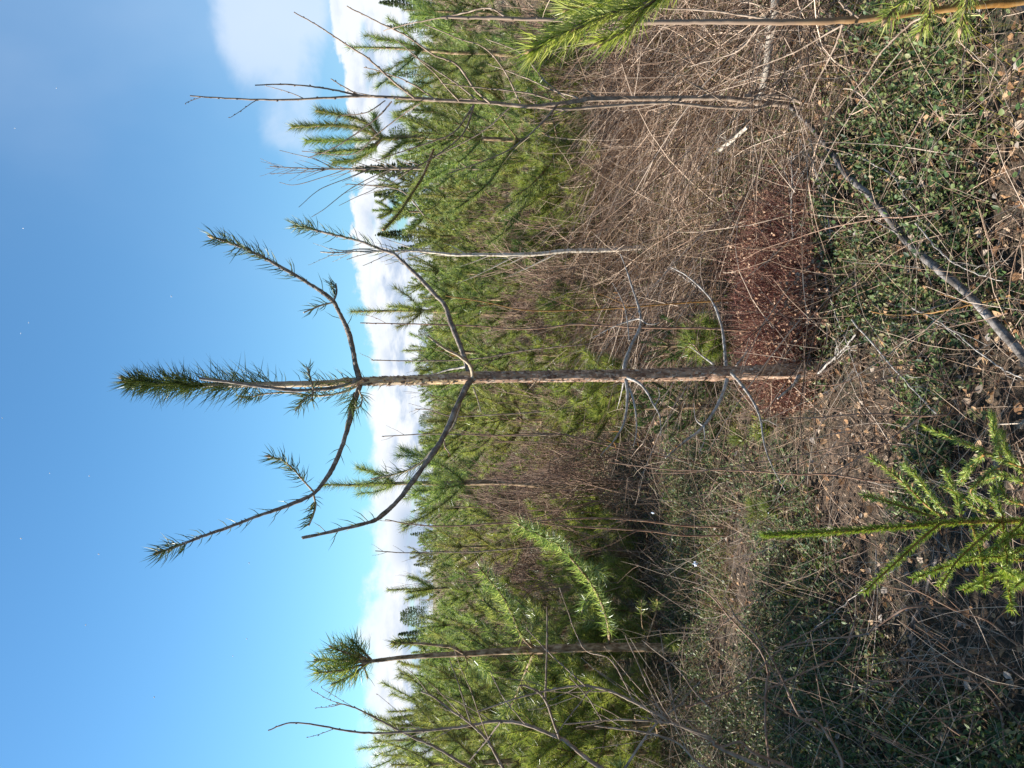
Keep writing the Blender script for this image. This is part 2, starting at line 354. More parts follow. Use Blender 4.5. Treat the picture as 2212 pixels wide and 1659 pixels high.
# ------------------------------------------------------------------ generic pines
def pine_data(H, seed, dens=260, nl=.05, nw=.003, mode=0, internode=.3, years=99, spread=1.0, bare=.25, keep=3, droop=0.0, ang0=28, sub=True):
    """trunk polyline+radii, and a list of branches: (wood polylines, needle segments) in tree coordinates"""
    rng = np.random.default_rng(seed)
    k = int(H/.25)+2; zs = np.linspace(0, H, k); wob = np.cumsum(rng.normal(0, .008, (k, 2)), 0)
    tp = np.column_stack([wob[:, 0], wob[:, 1], zs]); r0 = .008+H*.0095
    tr = r0*(1-zs/H)**.8+.0045
    at = lambda z: np.array([np.interp(z, zs, tp[:, 0]), np.interp(z, zs, tp[:, 1]), z])
    whorls = []; z = H-internode*rng.uniform(.8, 1.15); age = 1
    while z > H*bare and age < years:
        whorls.append((z, age)); z -= internode*rng.uniform(.8, 1.15)*(1.0 if age < 4 else .85); age += 1
    segA = []; segB = []
    lead = [at(H-internode*f) for f in (0.95, .5, .0)]
    branches = []
    lseg = [(lead[0], lead[1], .8), (lead[1], lead[2], 1.0)]
    if whorls and len(whorls) > 1:
        lseg.insert(0, (at(whorls[0][0]-internode*.9), lead[0], .6))
    for z, age in whorls:
        nb = rng.integers(4, 7); a0 = rng.uniform(0, 2*PI)
        for q in range(nb):
            az = a0+q*2*PI/nb+rng.normal(0, .22)
            ln = internode*(.72+.55*min(age, 5)+.12*max(age-5, 0))*rng.uniform(.7, 1.1)*spread
            el = R(90-min(ang0+11*age, 82)+rng.normal(0, 6)); h = np.array([math.cos(az), math.sin(az), 0])
            ns = max(3, min(age+1, 6)); pts = [at(z)]; cur = el
            for s_ in range(ns):
                f = (s_+1)/ns
                dirv = h*math.cos(cur)+np.array([0, 0, math.sin(cur)])+rng.normal(0, .05, 3)
                pts.append(pts[-1]+dirv*ln/ns); cur += R(rng.uniform(4, 13))*(1 if droop == 0 else -droop)
            pts = np.array(pts); woods = [(pts, .0035+.0022*age**.7*spread*.8)]; ns_ = []
            from_ = max(0, int(len(pts)-1-keep*max(1, ns/ max(age, 1))))
            for s_ in range(len(pts)-1):
                if s_ >= from_ or age <= 2: ns_.append((pts[s_], pts[s_+1], 1.0))
            if age > 1 and sub:
                nside = min(age, 5)
                for s_ in range(nside):
                    f = (s_+1)/(nside+.6); ip = f*(len(pts)-1); i0 = int(ip); p0 = pts[i0]+(pts[min(i0+1, len(pts)-1)]-pts[i0])*(ip-i0)
                    td = nrm(pts[min(i0+1, len(pts)-1)]-pts[i0]); sd = nrm(np.cross(td, [0, 0, 1]))
                    for sgn in (-1, 1):
                        if rng.random() < .12: continue
                        sl_ = internode*rng.uniform(.45, .85)*(1.15-.4*f)*min(1.3, .6+age*.15)*spread
                        dv = nrm(td*.8+sd*sgn*rng.uniform(.5, .9)+np.array([0, 0, rng.uniform(.05, .5)]))
                        pm = p0+dv*sl_*.5; pe = pm+nrm(dv+np.array([0, 0, .35])+rng.normal(0, .08, 3))*sl_*.5
                        woods.append((np.array([p0, pm, pe]), .0032)); ns_.append((p0*.65+pm*.35, pm, .9)); ns_.append((pm, pe, 1.1))
            branches.append((woods, ns_))
    return tp, tr, lseg, branches
def needle_mesh(name, segs, dens, nl, nw, mode, seed, material, ang=54):
    rng = np.random.default_rng(seed); mb = MB()
    A = np.array([s[0] for s in segs]); B = np.array([s[1] for s in segs]); k = np.array([s[2] for s in segs])
    n = np.maximum(1, (np.linalg.norm(B-A, axis=1)*dens*k+rng.random(len(A))).astype(int))
    brush(mb, A, B, n, nl, ang, nw, mode, rng, .5, .08)
    return mb.mesh(name, material, smooth=False)
def wood_mesh(name, woods, material, sides=4):
    mb = MB()
    for p, r in woods:
        q = curve(p, 2) if len(p) > 2 else np.asarray(p); tube(mb, q, np.linspace(r, r*.45, len(q)), sides, cap=False)
    return mb.mesh(name, material)
def link(o, parent=None):
    C.objects.link(o)
    if parent is not None: o.parent = parent
    return o
def build_pine(name, loc, label, category, group, data, dens, nl, nw, mode, nmat, wmat, tmat=None, seed=0, parts=True, rz=0, sides=8, ang=54):
    t = root(name, loc, label, category, group); t.rotation_euler.z = rz
    tp, tr, lseg, br = data
    mb = MB(); q = curve(np.column_stack([tp, tr]), 3); tube(mb, q[:, :3], q[:, 3], sides); trunk = mb.obj('trunk', tmat or wmat, t)
    l = link(bpy.data.objects.new('needles', needle_mesh('leader_needles', lseg, dens, nl, nw, mode, seed, nmat, ang)), trunk); l['kind'] = 'stuff'
    if parts:
        for i, (woods, ns_) in enumerate(br):
            b = link(bpy.data.objects.new('branch', wood_mesh('branch', woods, wmat)), t)
            if ns_:
                nd = link(bpy.data.objects.new('needles', needle_mesh('needles', ns_, dens, nl, nw, mode, seed+i+1, nmat, ang)), b); nd['kind'] = 'stuff'
    else:
        link(bpy.data.objects.new('branches', wood_mesh('branches', [w_ for b in br for w_ in b[0]], wmat, 3)), t)['kind'] = 'stuff'
        link(bpy.data.objects.new('crown', needle_mesh('crown', [s for b in br for s in b[1]], dens, nl, nw, mode, seed+1, nmat, ang)), t)
    return t
def copy_thing(src, loc, rz, sc=1.0, label=None):
    c = src.copy(); C.objects.link(c); c.location = [float(a) for a in loc]; c.rotation_euler.z = rz; c.scale = (sc, sc, sc)
    if label: c['label'] = label
    for ch in list(src.children):
        k = ch.copy(); C.objects.link(k); k.parent = c
        for g in ch.children:
            d = g.copy(); C.objects.link(d); d.parent = k
    return c

# ------------------------------------------------------------------ traced limbs of the leading pines
def trace(Z, pts, dist, dd=0.0):
    """pixel polyline -> world polyline; depth runs from dist to dist+dd"""
    n = len(pts); out = []
    for i, p in enumerate(pts): out.append(P(*Z(*p[:2]), dist+dd*(i/(n-1))**1.0))
    return np.array(out)
I_ = lambda x, y: (x, y)
def limb(parent, pts, r0, r1, wmat, needles=(), nmat='needle', origin=None, name='branch', nl=.06, nw=.0027, mode=2, seed=0, pegs=0, sides=8, bud=True, label=None, knots=True, ang=50, sub=6):
    """one branch: bark tube with swollen nodes, scars, needle groups as its child. needles: (from, to, per metre, length factor)"""
    rng = np.random.default_rng(seed+500)
    q = curve(pts, sub)
    if origin is not None: q = q-np.asarray(origin)
    f = np.linspace(0, 1, len(q)); r = r0+(r1-r0)*f
    if knots: r = r*(1+.10*np.sin(f*29+seed)+rng.normal(0, .03, len(q)))
    q = q + rng.normal(0, 1, q.shape)*(r0*.05)
    mb = MB(); tube(mb, q, r, sides)
    if pegs:
        L = np.linalg.norm(np.diff(q, axis=0), axis=1)
        brush(mb, q[:-1], q[1:], np.maximum(0, (L*pegs+rng.random(len(L))).astype(int)), r0*.9+.003, 55, .004, 2, rng)
    o = mb.obj(name, M[wmat], parent)
    if label: o['label'] = label
    if needles:
        mb = MB(); s = np.concatenate([[0], np.cumsum(np.linalg.norm(np.diff(q, axis=0), axis=1))]); tot = s[-1]
        for spec in needles:
            a, b, dn, lf = spec[:4]; side = spec[4] if len(spec) > 4 else None; an = spec[5] if len(spec) > 5 else ang
            k = max(2, int((b-a)*tot/.02)); ss = np.linspace(a*tot, b*tot, k+1); pp = np.stack([np.interp(ss, s, q[:, c]) for c in range(3)], 1)
            nn = ((b-a)*tot/k*dn*(1.6 if nmat == 'needle' else 1.15)+rng.random(k)).astype(int)
            brush(mb, pp[:-1], pp[1:], nn, nl*lf*(1.38 if nmat == 'needle' else 1), an, nw, mode, rng, .55, .03, side=side, spread=14)
        if mb.nv:
            nd = mb.obj('needles', M[nmat], o, smooth=False, kind='stuff')
    if bud:
        mb = MB(); dirv = nrm(q[-1]-q[-2])
        for e in range(4):
            dv = nrm(dirv+rng.normal(0, .22*(e > 0), 3)); bp = q[-1]+dv*np.array([[0], [.006], [.014], [.022]])*(1 if e == 0 else .7)
            tube(mb, bp, np.array([r1*.8, r1*1.2+.001, r1*.9+.0005, .0006]), 6)
        mb.obj('buds', M['bud'], o, kind='stuff')
    return o

D1 = 3.0
base1 = P(1768, 798, D1); base1[2] = 0
mp = root('browsed_pine', base1, 'tallest pine at the centre, bare trunk, curved branches, needle tuft on its tip', 'pine tree')
tk = [(1795, 797, 50), (1750, 800, 36), (1700, 802, 31), (1600, 805, 28), (1480, 808, 25), (1360, 811, 23.5), (1240, 812, 22), (1100, 814, 21), (1010, 816, 20.5), (930, 820, 18.5), (860, 822, 16.5), (790, 824, 15.5), (700, 828, 12), (620, 830, 11.5), (540, 831, 10.5), (470, 832, 8), (400, 831, 6), (330, 828, 5), (268, 824, 4)]
tpts = np.array([np.append(P(a, b_, D1)-base1, c_*.5/F*D1*1.42) for a, b_, c_ in tk]); tpts[0, 2] = -.05
q = curve(tpts, 26)
def bark_disp(rad, a, p):
    z = p[:, 2][:, None]; A = a[None, :]; th = A*3.2
    xx = np.cos(A)*2.2+0*z; yy = np.sin(A)*2.2+0*z
    n1 = vn(xx*3+z*3, yy*3+z*14, 1, 1); n2 = vn(xx*8+z*9, yy*8-z*40, 1, 4); n3 = vn(xx*3, z*7+yy*3, 1, 7)
    amp = np.interp(p[:, 2], [0, 1.45, 1.8, 2.7], [.0040, .0032, .0014, .0006])[:, None]
    knots = sum(.006*np.exp(-((z-k)/.018)**2) for k in (.47, .83, 1.47, 1.93))
    return rad + amp*(np.floor(n1*4)/4*1.6+n2*.9-1.1) + rad*.10*(n3-.5) + knots*.8
mb = MB(); tube(mb, q[:, :3], q[:, 3]*.79, 40, disp=bark_disp); trunk1 = mb.obj('trunk', M['trunk'], mp)
# bark flakes standing proud
rng = np.random.default_rng(5); mb = MB(); tt, nn_, bb_ = frames(q[:, :3]); idx = rng.integers(0, len(q)-170, 1500); a = rng.uniform(0, 2*PI, 1500)
rad = nn_[idx]*np.cos(a)[:, None]+bb_[idx]*np.sin(a)[:, None]; pos = q[idx, :3]+rad*(q[idx, 3]*.79+.0005)[:, None]; ax = tt[idx]; tang = np.cross(rad, ax)
ln = rng.uniform(.006, .018, 1500)[:, None]; wd = rng.uniform(.002, .006, 1500)[:, None]; lift = rng.uniform(.0015, .006, 1500)[:, None]
V = np.stack([pos-tang*wd-ax*ln*.5, pos+tang*wd-ax*ln*.5, pos+tang*wd*.7+ax*ln*.5+rad*lift, pos-tang*wd*.7+ax*ln*.5+rad*lift], 1)
mb.add(V, (np.arange(1500)*4)[:, None]+np.arange(4)[None]); mb.obj('bark_flakes', M['flakes'], mp, smooth=False, kind='stuff')
# needles of the leader
rng = np.random.default_rng(6); mb = MB(); Rt = np.array([1.0, 0, 0])
def lead_seg(x0, x1, n, L, ang, side=None):
    s = [(a_, i_) for i_, a_ in enumerate([t_[0] for t_ in tk])]
    xs = np.array([t_[0] for t_ in tk]); ys = np.array([t_[1] for t_ in tk])
    X = np.linspace(x0, x1, 13); pp = np.array([P(x, np.interp(-x, -xs, ys), D1)-base1 for x in X])
    brush(mb, pp[:-1], pp[1:], np.full(12, int(n*.85)//12), L*1.25, ang+4, .0025, 2, rng, .45, .05, side=side, spread=27)
lead_seg(330, 278, 380, .062, 46); lead_seg(420, 330, 420, .082, 50); lead_seg(450, 385, 190, .07, 65, (0, -1, 0)); lead_seg(560, 420, 190, .095, 48); lead_seg(600, 470, 90, .10, 45, (1, -.3, 0)); lead_seg(560, 470, 50, .09, 45, (-1, -.3, 0))
lead_seg(700, 600, 24, .07, 50); lead_seg(780, 690, 60, .06, 55); lead_seg(840, 770, 20, .035, 55)
mb.obj('needles', M['needle'], trunk1, smooth=False, kind='stuff')
mb = MB(); tipp = P(276, 824, D1)-base1
for e in range(7):
    dv = nrm(np.array([rng.normal(0, .35), rng.normal(0, .35), 1])); b0 = tipp+np.array([rng.normal(0, .006), rng.normal(0, .006), -.004]); tube(mb, b0+dv*np.array([[0], [.012], [.028], [.04]]), [.003, .0048, .0035, .0006], 6)
mb.obj('buds', M['bud'], trunk1, kind='stuff')
kw = dict(origin=base1)
pxr = lambda w: w*.5/F*D1
# upper right branch
limb(mp, trace(Z1, [(1690, 1325), (1660, 1230), (1642, 1120), (1612, 1010), (1560, 895), (1512, 805), (1430, 740), (1330, 675), (1200, 600), (1050, 518), (900, 448), (790, 408), (730, 388)], D1, -.25), pxr(12), pxr(4.2), 'bark_thin',
     [(.76, 1.0, 330, 1.0), (.60, .78, 120, 1.05), (.5, .62, 18, 1.1), (.2, .5, 10, 1.1)], pegs=160, seed=1, nl=.052, **kw)
limb(mp, trace(Z1, [(1515, 805), (1535, 750), (1530, 690)], D1-.12, 0), pxr(4.5), pxr(3.2), 'bark_thin', [(.1, .95, 260, 1.0, (.2, 0, 1))], seed=2, nl=.042, bud=False, **kw)
limb(mp, trace(Z1, [(1510, 815), (1440, 832), (1380, 855), (1320, 880)], D1-.12, -.04), pxr(3.6), pxr(3.0), 'bark_pale', [(.1, .7, 160, .95)], seed=3, nl=.045, pegs=200, bud=False, **kw)
# upper left branch
limb(mp, trace(Z8, [(1612, -225), (1575, -110), (1550, -20), (1520, 90), (1490, 185), (1445, 290), (1390, 380), (1325, 460), (1240, 505), (1100, 560), (950, 612), (800, 670), (650, 722), (500, 780), (400, 815), (350, 832)], D1, -.2), pxr(12), pxr(3.8), 'bark_thin',
     [(.90, 1.0, 430, 1.0), (.80, .92, 80, .95), (.42, .8, 34, .95), (.1, .4, 14, 1.0)], pegs=190, seed=4, nl=.052, **kw)
limb(mp, trace(Z8, [(1320, 455), (1260, 390), (1190, 310), (1120, 255), (1050, 235)], D1-.1, -.03), pxr(4), pxr(2.6), 'bark_pale', [(.2, 1, 330, 1.0)], seed=5, nl=.046, **kw)
limb(mp, trace(Z8, [(1320, 475), (1330, 540), (1315, 600), (1288, 662)], D1-.1, 0), pxr(4.2), pxr(3.4), 'bark_pale', [(.15, 1, 250, .9, (0, 0, .9)), (0, .3, 120, .8)], seed=6, nl=.045, bud=False, pegs=150, **kw)
# short broken shoots in front of the upper trunk
limb(mp, trace(Z1, [(1690, 1310), (1620, 1345), (1500, 1375), (1380, 1386), (1250, 1387), (1100, 1372), (950, 1350), (800, 1330), (700, 1318), (638, 1310)], D1-.04, -.06), pxr(8), pxr(5.6), 'bark_thin', [(.0, .3, 70, .8)], seed=7, nl=.055, pegs=150, bud=False, label='bare broken shoot rising in front of the trunk', **kw)
limb(mp, trace(Z1, [(1385, 1382), (1360, 1300), (1345, 1240)], D1-.07, 0), pxr(5), pxr(4), 'bark_pale', [(0, 1, 260, .9)], seed=8, nl=.04, pegs=150, bud=False, **kw)
limb(mp, trace(Z1, [(1380, 1390), (1372, 1455)], D1-.07, 0), pxr(4), pxr(4), 'bark_thin', [(0, 1, 330, 1)], seed=9, nl=.04, bud=False, **kw)
limb(mp, trace(Z1, [(1400, 1400), (1330, 1440), (1265, 1525)], D1-.02, 0), pxr(4), pxr(3.6), 'bark_pale', [(0, .9, 300, 1)], seed=10, nl=.05, bud=False, pegs=150, **kw)
limb(mp, trace(Z1, [(1700, 1350), (1560, 1405), (1400, 1425), (1250, 1405), (1100, 1408), (1000, 1425), (930, 1432)], D1+.07, .05), pxr(5), pxr(3), 'bark_pale', [(0, .45, 150, 1), (.45, .8, 50, .9), (.8, 1, 330, .9)], seed=11, nl=.048, **kw)
limb(mp, trace(Z1, [(1680, 1385), (1700, 1440), (1690, 1490), (1650, 1510)], D1-.05, 0), pxr(3.6), pxr(3), 'bark_pale', [(0, 1, 120, .9)], seed=12, nl=.055, pegs=150, bud=False, **kw)
limb(mp, trace(Z1, [(1650, 1400), (1640, 1440), (1620, 1475)], D1-.08, 0), pxr(3), pxr(2), 'bark_thin', [(0, 1, 420, 1.2)], seed=13, nl=.06, bud=False, **kw)
# second whorl
limb(mp, trace(I_, [(1018, 812), (1004, 775), (993, 744), (975, 701), (961, 660), (941, 638), (910, 604), (868, 563), (850, 548), (825, 540), (780, 522), (715, 506), (660, 492), (640, 488)], D1, .35), pxr(13), pxr(4), 'bark_thin',
     [(.9, 1, 430, 1), (.62, .9, 75, 1.0, (.4, 0, .6)), (.5, .62, 60, 1)], pegs=150, seed=14, nl=.055, **kw)
limb(mp, trace(Z2, [(572, 770), (560, 705), (535, 672), (480, 630), (400, 590), (345, 552), (290, 508)], D1-.03, -.12), pxr(9), pxr(4.5), 'bark_pale', [(.1, .8, 26, .8)], nmat='dead_needle', seed=15, nl=.05, pegs=120, bud=False, label='pale short branch with a few dead needles', **kw)
limb(mp, trace(Z2, [(530, 700), (480, 710), (420, 720), (340, 745)], D1+.1, .1), pxr(6), pxr(3), 'bark_grey', seed=16, bud=False, **kw)
limb(mp, trace(Z2, [(570, 770), (530, 830), (475, 940), (430, 1050), (370, 1170), (285, 1295), (200, 1410), (100, 1540), (0, 1632)], D1, -.25), pxr(13.5), pxr(9), 'bark_thin', [(0.1, .98, 7, 1)], pegs=150, seed=17, nl=.055, bud=False, **kw)
limb(mp, trace(Z8, [(1742, 602), (1715, 622), (1660, 644), (1550, 672), (1400, 708), (1246, 740)], D1-.25, -.1), pxr(9), pxr(6), 'bark_thin', [(.1, .8, 34, 1.1)], pegs=210, seed=18, nl=.055, bud=False, label='outer end of the drooping branch, bitten off blunt', **kw)
limb(mp, trace(Z2, [(545, 810), (500, 900), (450, 1060), (340, 1200), (270, 1280), (180, 1340), (80, 1372), (-60, 1400)], D1+.06, .2), pxr(8.5), pxr(4), 'bark_pale', [(.55, .95, 200, 1), (.3, .5, 20, .9)], seed=19, nl=.055, pegs=120, bud=False, **kw)
limb(mp, trace(Z2, [(575, 830), (600, 900), (622, 985)], D1-.05, -.1), pxr(3.5), pxr(2.8), 'bark_pale', [(.1, 1, 22, .8)], nmat='dead_needle', seed=20, bud=False, **kw)
limb(mp, trace(Z2, [(395, 1165), (400, 1200), (430, 1245)], D1-.1, -.05), pxr(4), pxr(2.8), 'bark_pale', [(.1, 1, 100, .7)], nmat='dead_needle', seed=21, bud=False, nl=.03, **kw)
# third whorl, grey dead limbs
def dead(Z, pts, d, dd, w0, w1, seed, mt='bark_grey', nee=()):
    return limb(mp, trace(Z, pts, d, dd), pxr(w0*1.05), pxr(w1*.55), mt, nee, nmat='dead_needle', seed=seed, bud=False, nl=.045, nw=.0018, **kw)
dead(Z2, [(1525, 755), (1518, 700), (1555, 580), (1605, 480), (1618, 410), (1598, 310), (1560, 200), (1525, 90), (1490, 0)], D1, .5, 11.5, 4.5, 22)
dead(Z2, [(1615, 405), (1590, 405), (1500, 432), (1400, 475), (1318, 528)], D1+.22, .1, 5, 2.5, 23, 'bark_grey', [(.6, 1, 30, .9)])
dead(Z2, [(1618, 405), (1650, 432), (1700, 438), (1732, 425)], D1+.2, 0, 4, 2.4, 24)
dead(Z2, [(1545, 540), (1530, 400), (1500, 290), (1440, 180)], D1+.15, .2, 3.4, 2, 25, 'bark_grey', [(.5, 1, 40, .9)])
dead(Z2, [(1525, 780), (1535, 900), (1512, 1050), (1450, 1160), (1365, 1255)], D1-.05, -.2, 8, 3.5, 26, 'bark_grey', [(.6, 1, 36, .9)])
dead(Z2, [(1530, 800), (1572, 910), (1592, 1080), (1572, 1195)], D1-.05, -.2, 6, 3, 27, 'bark_grey', [(.5, 1, 30, .9)])
dead(Z2, [(1535, 770), (1600, 800), (1650, 850), (1692, 930), (1735, 1010), (1742, 1130)], D1-.08, -.3, 7, 2.5, 28)
dead(Z2, [(1700, 950), (1732, 890), (1725, 830)], D1-.2, 0, 3.5, 2, 29)
dead(Z2, [(1510, 800), (1490, 890), (1470, 965)], D1+.1, .1, 4, 2, 30)
# lowest whorl
dead(Z2, [(2150, 730), (2140, 600), (2120, 450), (2055, 285), (1920, 150), (1800, 80)], D1, .5, 9, 4, 31)
dead(Z2, [(2155, 780), (2110, 910), (2010, 1070), (1880, 1175), (1770, 1270)], D1-.03, -.2, 9, 4.5, 32, 'bark_grey', [(.75, 1, 40, .9)])
dead(Z2, [(2010, 1070), (2012, 1160), (1975, 1250)], D1-.15, -.05, 3, 1.6, 33)
dead(Z2, [(2010, 1075), (1960, 1030), (1945, 930)], D1-.15, .1, 3.4, 1.8, 34)
dead(Z5, [(300, 780), (370, 860), (450, 980), (490, 1090), (515, 1250), (570, 1400), (650, 1545)], D1-.08, -.5, 7, 2, 35)
dead(Z5, [(480, 1085), (540, 1090), (610, 1130)], D1-.3, 0, 3, 1.6, 36)
dead(Z5, [(330, 735), (400, 640), (460, 540)], D1+.05, .2, 6, 3, 37)
dead(Z5, [(740, 800), (700, 860), (600, 945)], D1-.1, -.1, 9, 7, 38)
dead(Z5, [(180, 720), (100, 660), (20, 600)], D1+.1, .3, 5, 2.5, 39)
limb(mp, trace(Z5, [(100, 660), (60, 600), (20, 585)], D1+.3, 0), .004, .003, 'bark_mid', [(0, 1, 260, 1.1)], nmat='needle_near', seed=40, bud=False, **kw)

# ------------------------------------------------------------------ second pine, towards the lower edge of the photo
D2 = 4.6; base2 = P(1496, 1402, D2); base2[2] = 0; pr2 = lambda w: w*.5/F*D2
p2 = root('tufted_pine', base2, 'young pine with a round bushy needle tuft atop its flaky brown trunk', 'pine tree')
tk2 = [(2060, 938, 24), (1900, 930, 23), (1760, 925, 22), (1550, 925, 21), (1300, 930, 20), (1150, 938, 20), (900, 948, 16), (700, 962, 14), (500, 972, 12), (300, 985, 10), (150, 1003, 9), (60, 1012, 7)]
q2 = curve(np.array([np.append(P(*Z7(a, b_), D2)-base2, pr2(c_)) for a, b_, c_ in tk2]), 16)
mb = MB(); tube(mb, q2[:, :3], q2[:, 3]*.9, 24, disp=lambda rad, a, p: rad*(1+.16*(vn(np.cos(a)[None]*5+p[:, 2:3]*20, np.sin(a)[None]*5+p[:, 2:3]*33, 1, 2)-.5)))
t2 = mb.obj('trunk', M['bark_mid'], p2)
rng = np.random.default_rng(16); mb = MB(); brush(mb, q2[:-1, :3], q2[1:, :3], np.where(np.arange(len(q2)-1) > 90, 5, 3), .022, 60, .0035, 0, rng); mb.obj('bark_flakes', M['bark_pale'], p2, smooth=False, kind='stuff')
k2 = dict(origin=base2); nd2 = 'needle_near'
for i, (pts, dd) in enumerate([([(1670, 1505), (1560, 1440), (1500, 1400)], .05), ([(1670, 1505), (1560, 1470), (1430, 1420)], -.1), ([(1670, 1505), (1500, 1500), (1340, 1500)], 0), ([(1670, 1510), (1520, 1560), (1340, 1580)], -.08), ([(1660, 1515), (1560, 1590), (1440, 1650)], .08), ([(1680, 1500), (1620, 1440), (1560, 1380)], .1), ([(1650, 1505), (1500, 1530), (1400, 1540)], .15)]):
    limb(p2, trace(Z8, pts, D2, dd), pr2(6), pr2(3.4), 'bark_mid', [(.2, 1, 495, 1)], seed=50+i, nl=.085, nw=.0036, mode=1, ang=56, sides=5, **k2)
limb(p2, trace(Z8, [(1700, 1500), (1640, 1540), (1650, 1600)], D2, 0), pr2(4), pr2(3), 'bark_mid', [(.0, 1, 160, 1)], seed=60, nl=.07, nw=.0026, mode=1, sides=5, **k2)
limb(p2, trace(Z7, [(655, 960), (590, 925), (500, 912), (400, 902), (300, 900), (235, 900)], D2-.1, -.05), pr2(7), pr2(5), 'bark_mid', [(.72, 1, 1100, 1), (.1, .72, 60, .7)], seed=61, nl=.065, nw=.0034, mode=1, pegs=90, nmat='needle_mid', **k2)
for i, (pts, dd, w0, nn) in enumerate([
    ([(1085, 935), (1010, 855), (950, 720), (880, 590), (760, 450)], -.5, 9, [(.2, 1, 759, 1)]),
    ([(950, 720), (850, 700), (780, 640)], -.1, 4, [(.1, 1, 660, 1)]),
    ([(1010, 860), (960, 860), (920, 840)], 0, 5, [(.1, 1, 759, 1)]),
    ([(1080, 930), (1060, 860), (1100, 760), (1080, 700)], .3, 5, [(.2, 1, 693, 1)]),
    ([(1545, 900), (1535, 790), (1490, 640), (1400, 490), (1250, 320), (1150, 260), (1000, 180)], -.9, 9, [(.08, .45, 620, 1), (.45, 1, 709, 1)]),
    ([(1490, 640), (1400, 640), (1380, 700)], 0, 4, [(.1, 1, 693, 1)]),
    ([(1530, 780), (1440, 760), (1400, 760)], 0, 4, [(.1, 1, 693, 1)]),
    ([(1400, 490), (1460, 450), (1520, 500)], 0, 4, [(.1, 1, 693, 1)]),
    ([(1080, 975), (1040, 1060), (1000, 1160), (960, 1260)], .3, 9, [(.35, 1, 429, 1)]),
    ([(1000, 1160), (1060, 1230), (1110, 1290)], .2, 5, [(.1, 1, 759, 1)]),
    ([(1040, 1060), (1090, 1110), (1140, 1150)], .2, 5, [(.1, 1, 759, 1)]),
    ([(960, 1260), (900, 1330), (850, 1420)], .2, 5, [(.1, 1, 759, 1)]),
    ([(1080, 960), (1040, 1000), (980, 1010)], -.1, 5, [(.1, 1, 759, 1)]),
    ([(670, 975), (760, 1030), (820, 1100)], .3, 5, [(.2, 1, 693, 1)]),
    ([(660, 965), (680, 1030), (640, 1080)], -.1, 4, [(.2, 1, 693, .8)]),
    ([(1750, 935), (1790, 830), (1830, 700), (1835, 640)], -.2, 5, [(.75, 1, 495, .8)]),
    ([(1790, 830), (1745, 800), (1738, 650)], -.2, 4, [(.7, 1, 495, .8)]),
    ([(1760, 920), (1770, 1080), (1750, 1150)], -.2, 4, []),
    ([(1930, 900), (1930, 890)], -.1, 4, [(0, 1, 2400, 1)])]):
    limb(p2, trace(Z7, pts, D2, dd), pr2(w0*.75), pr2(w0*.35), 'bark_mid', nn, seed=70+i, ang=62, nl=.085, nw=.0034, mode=1, sides=6, nmat='needle_mid', **k2)

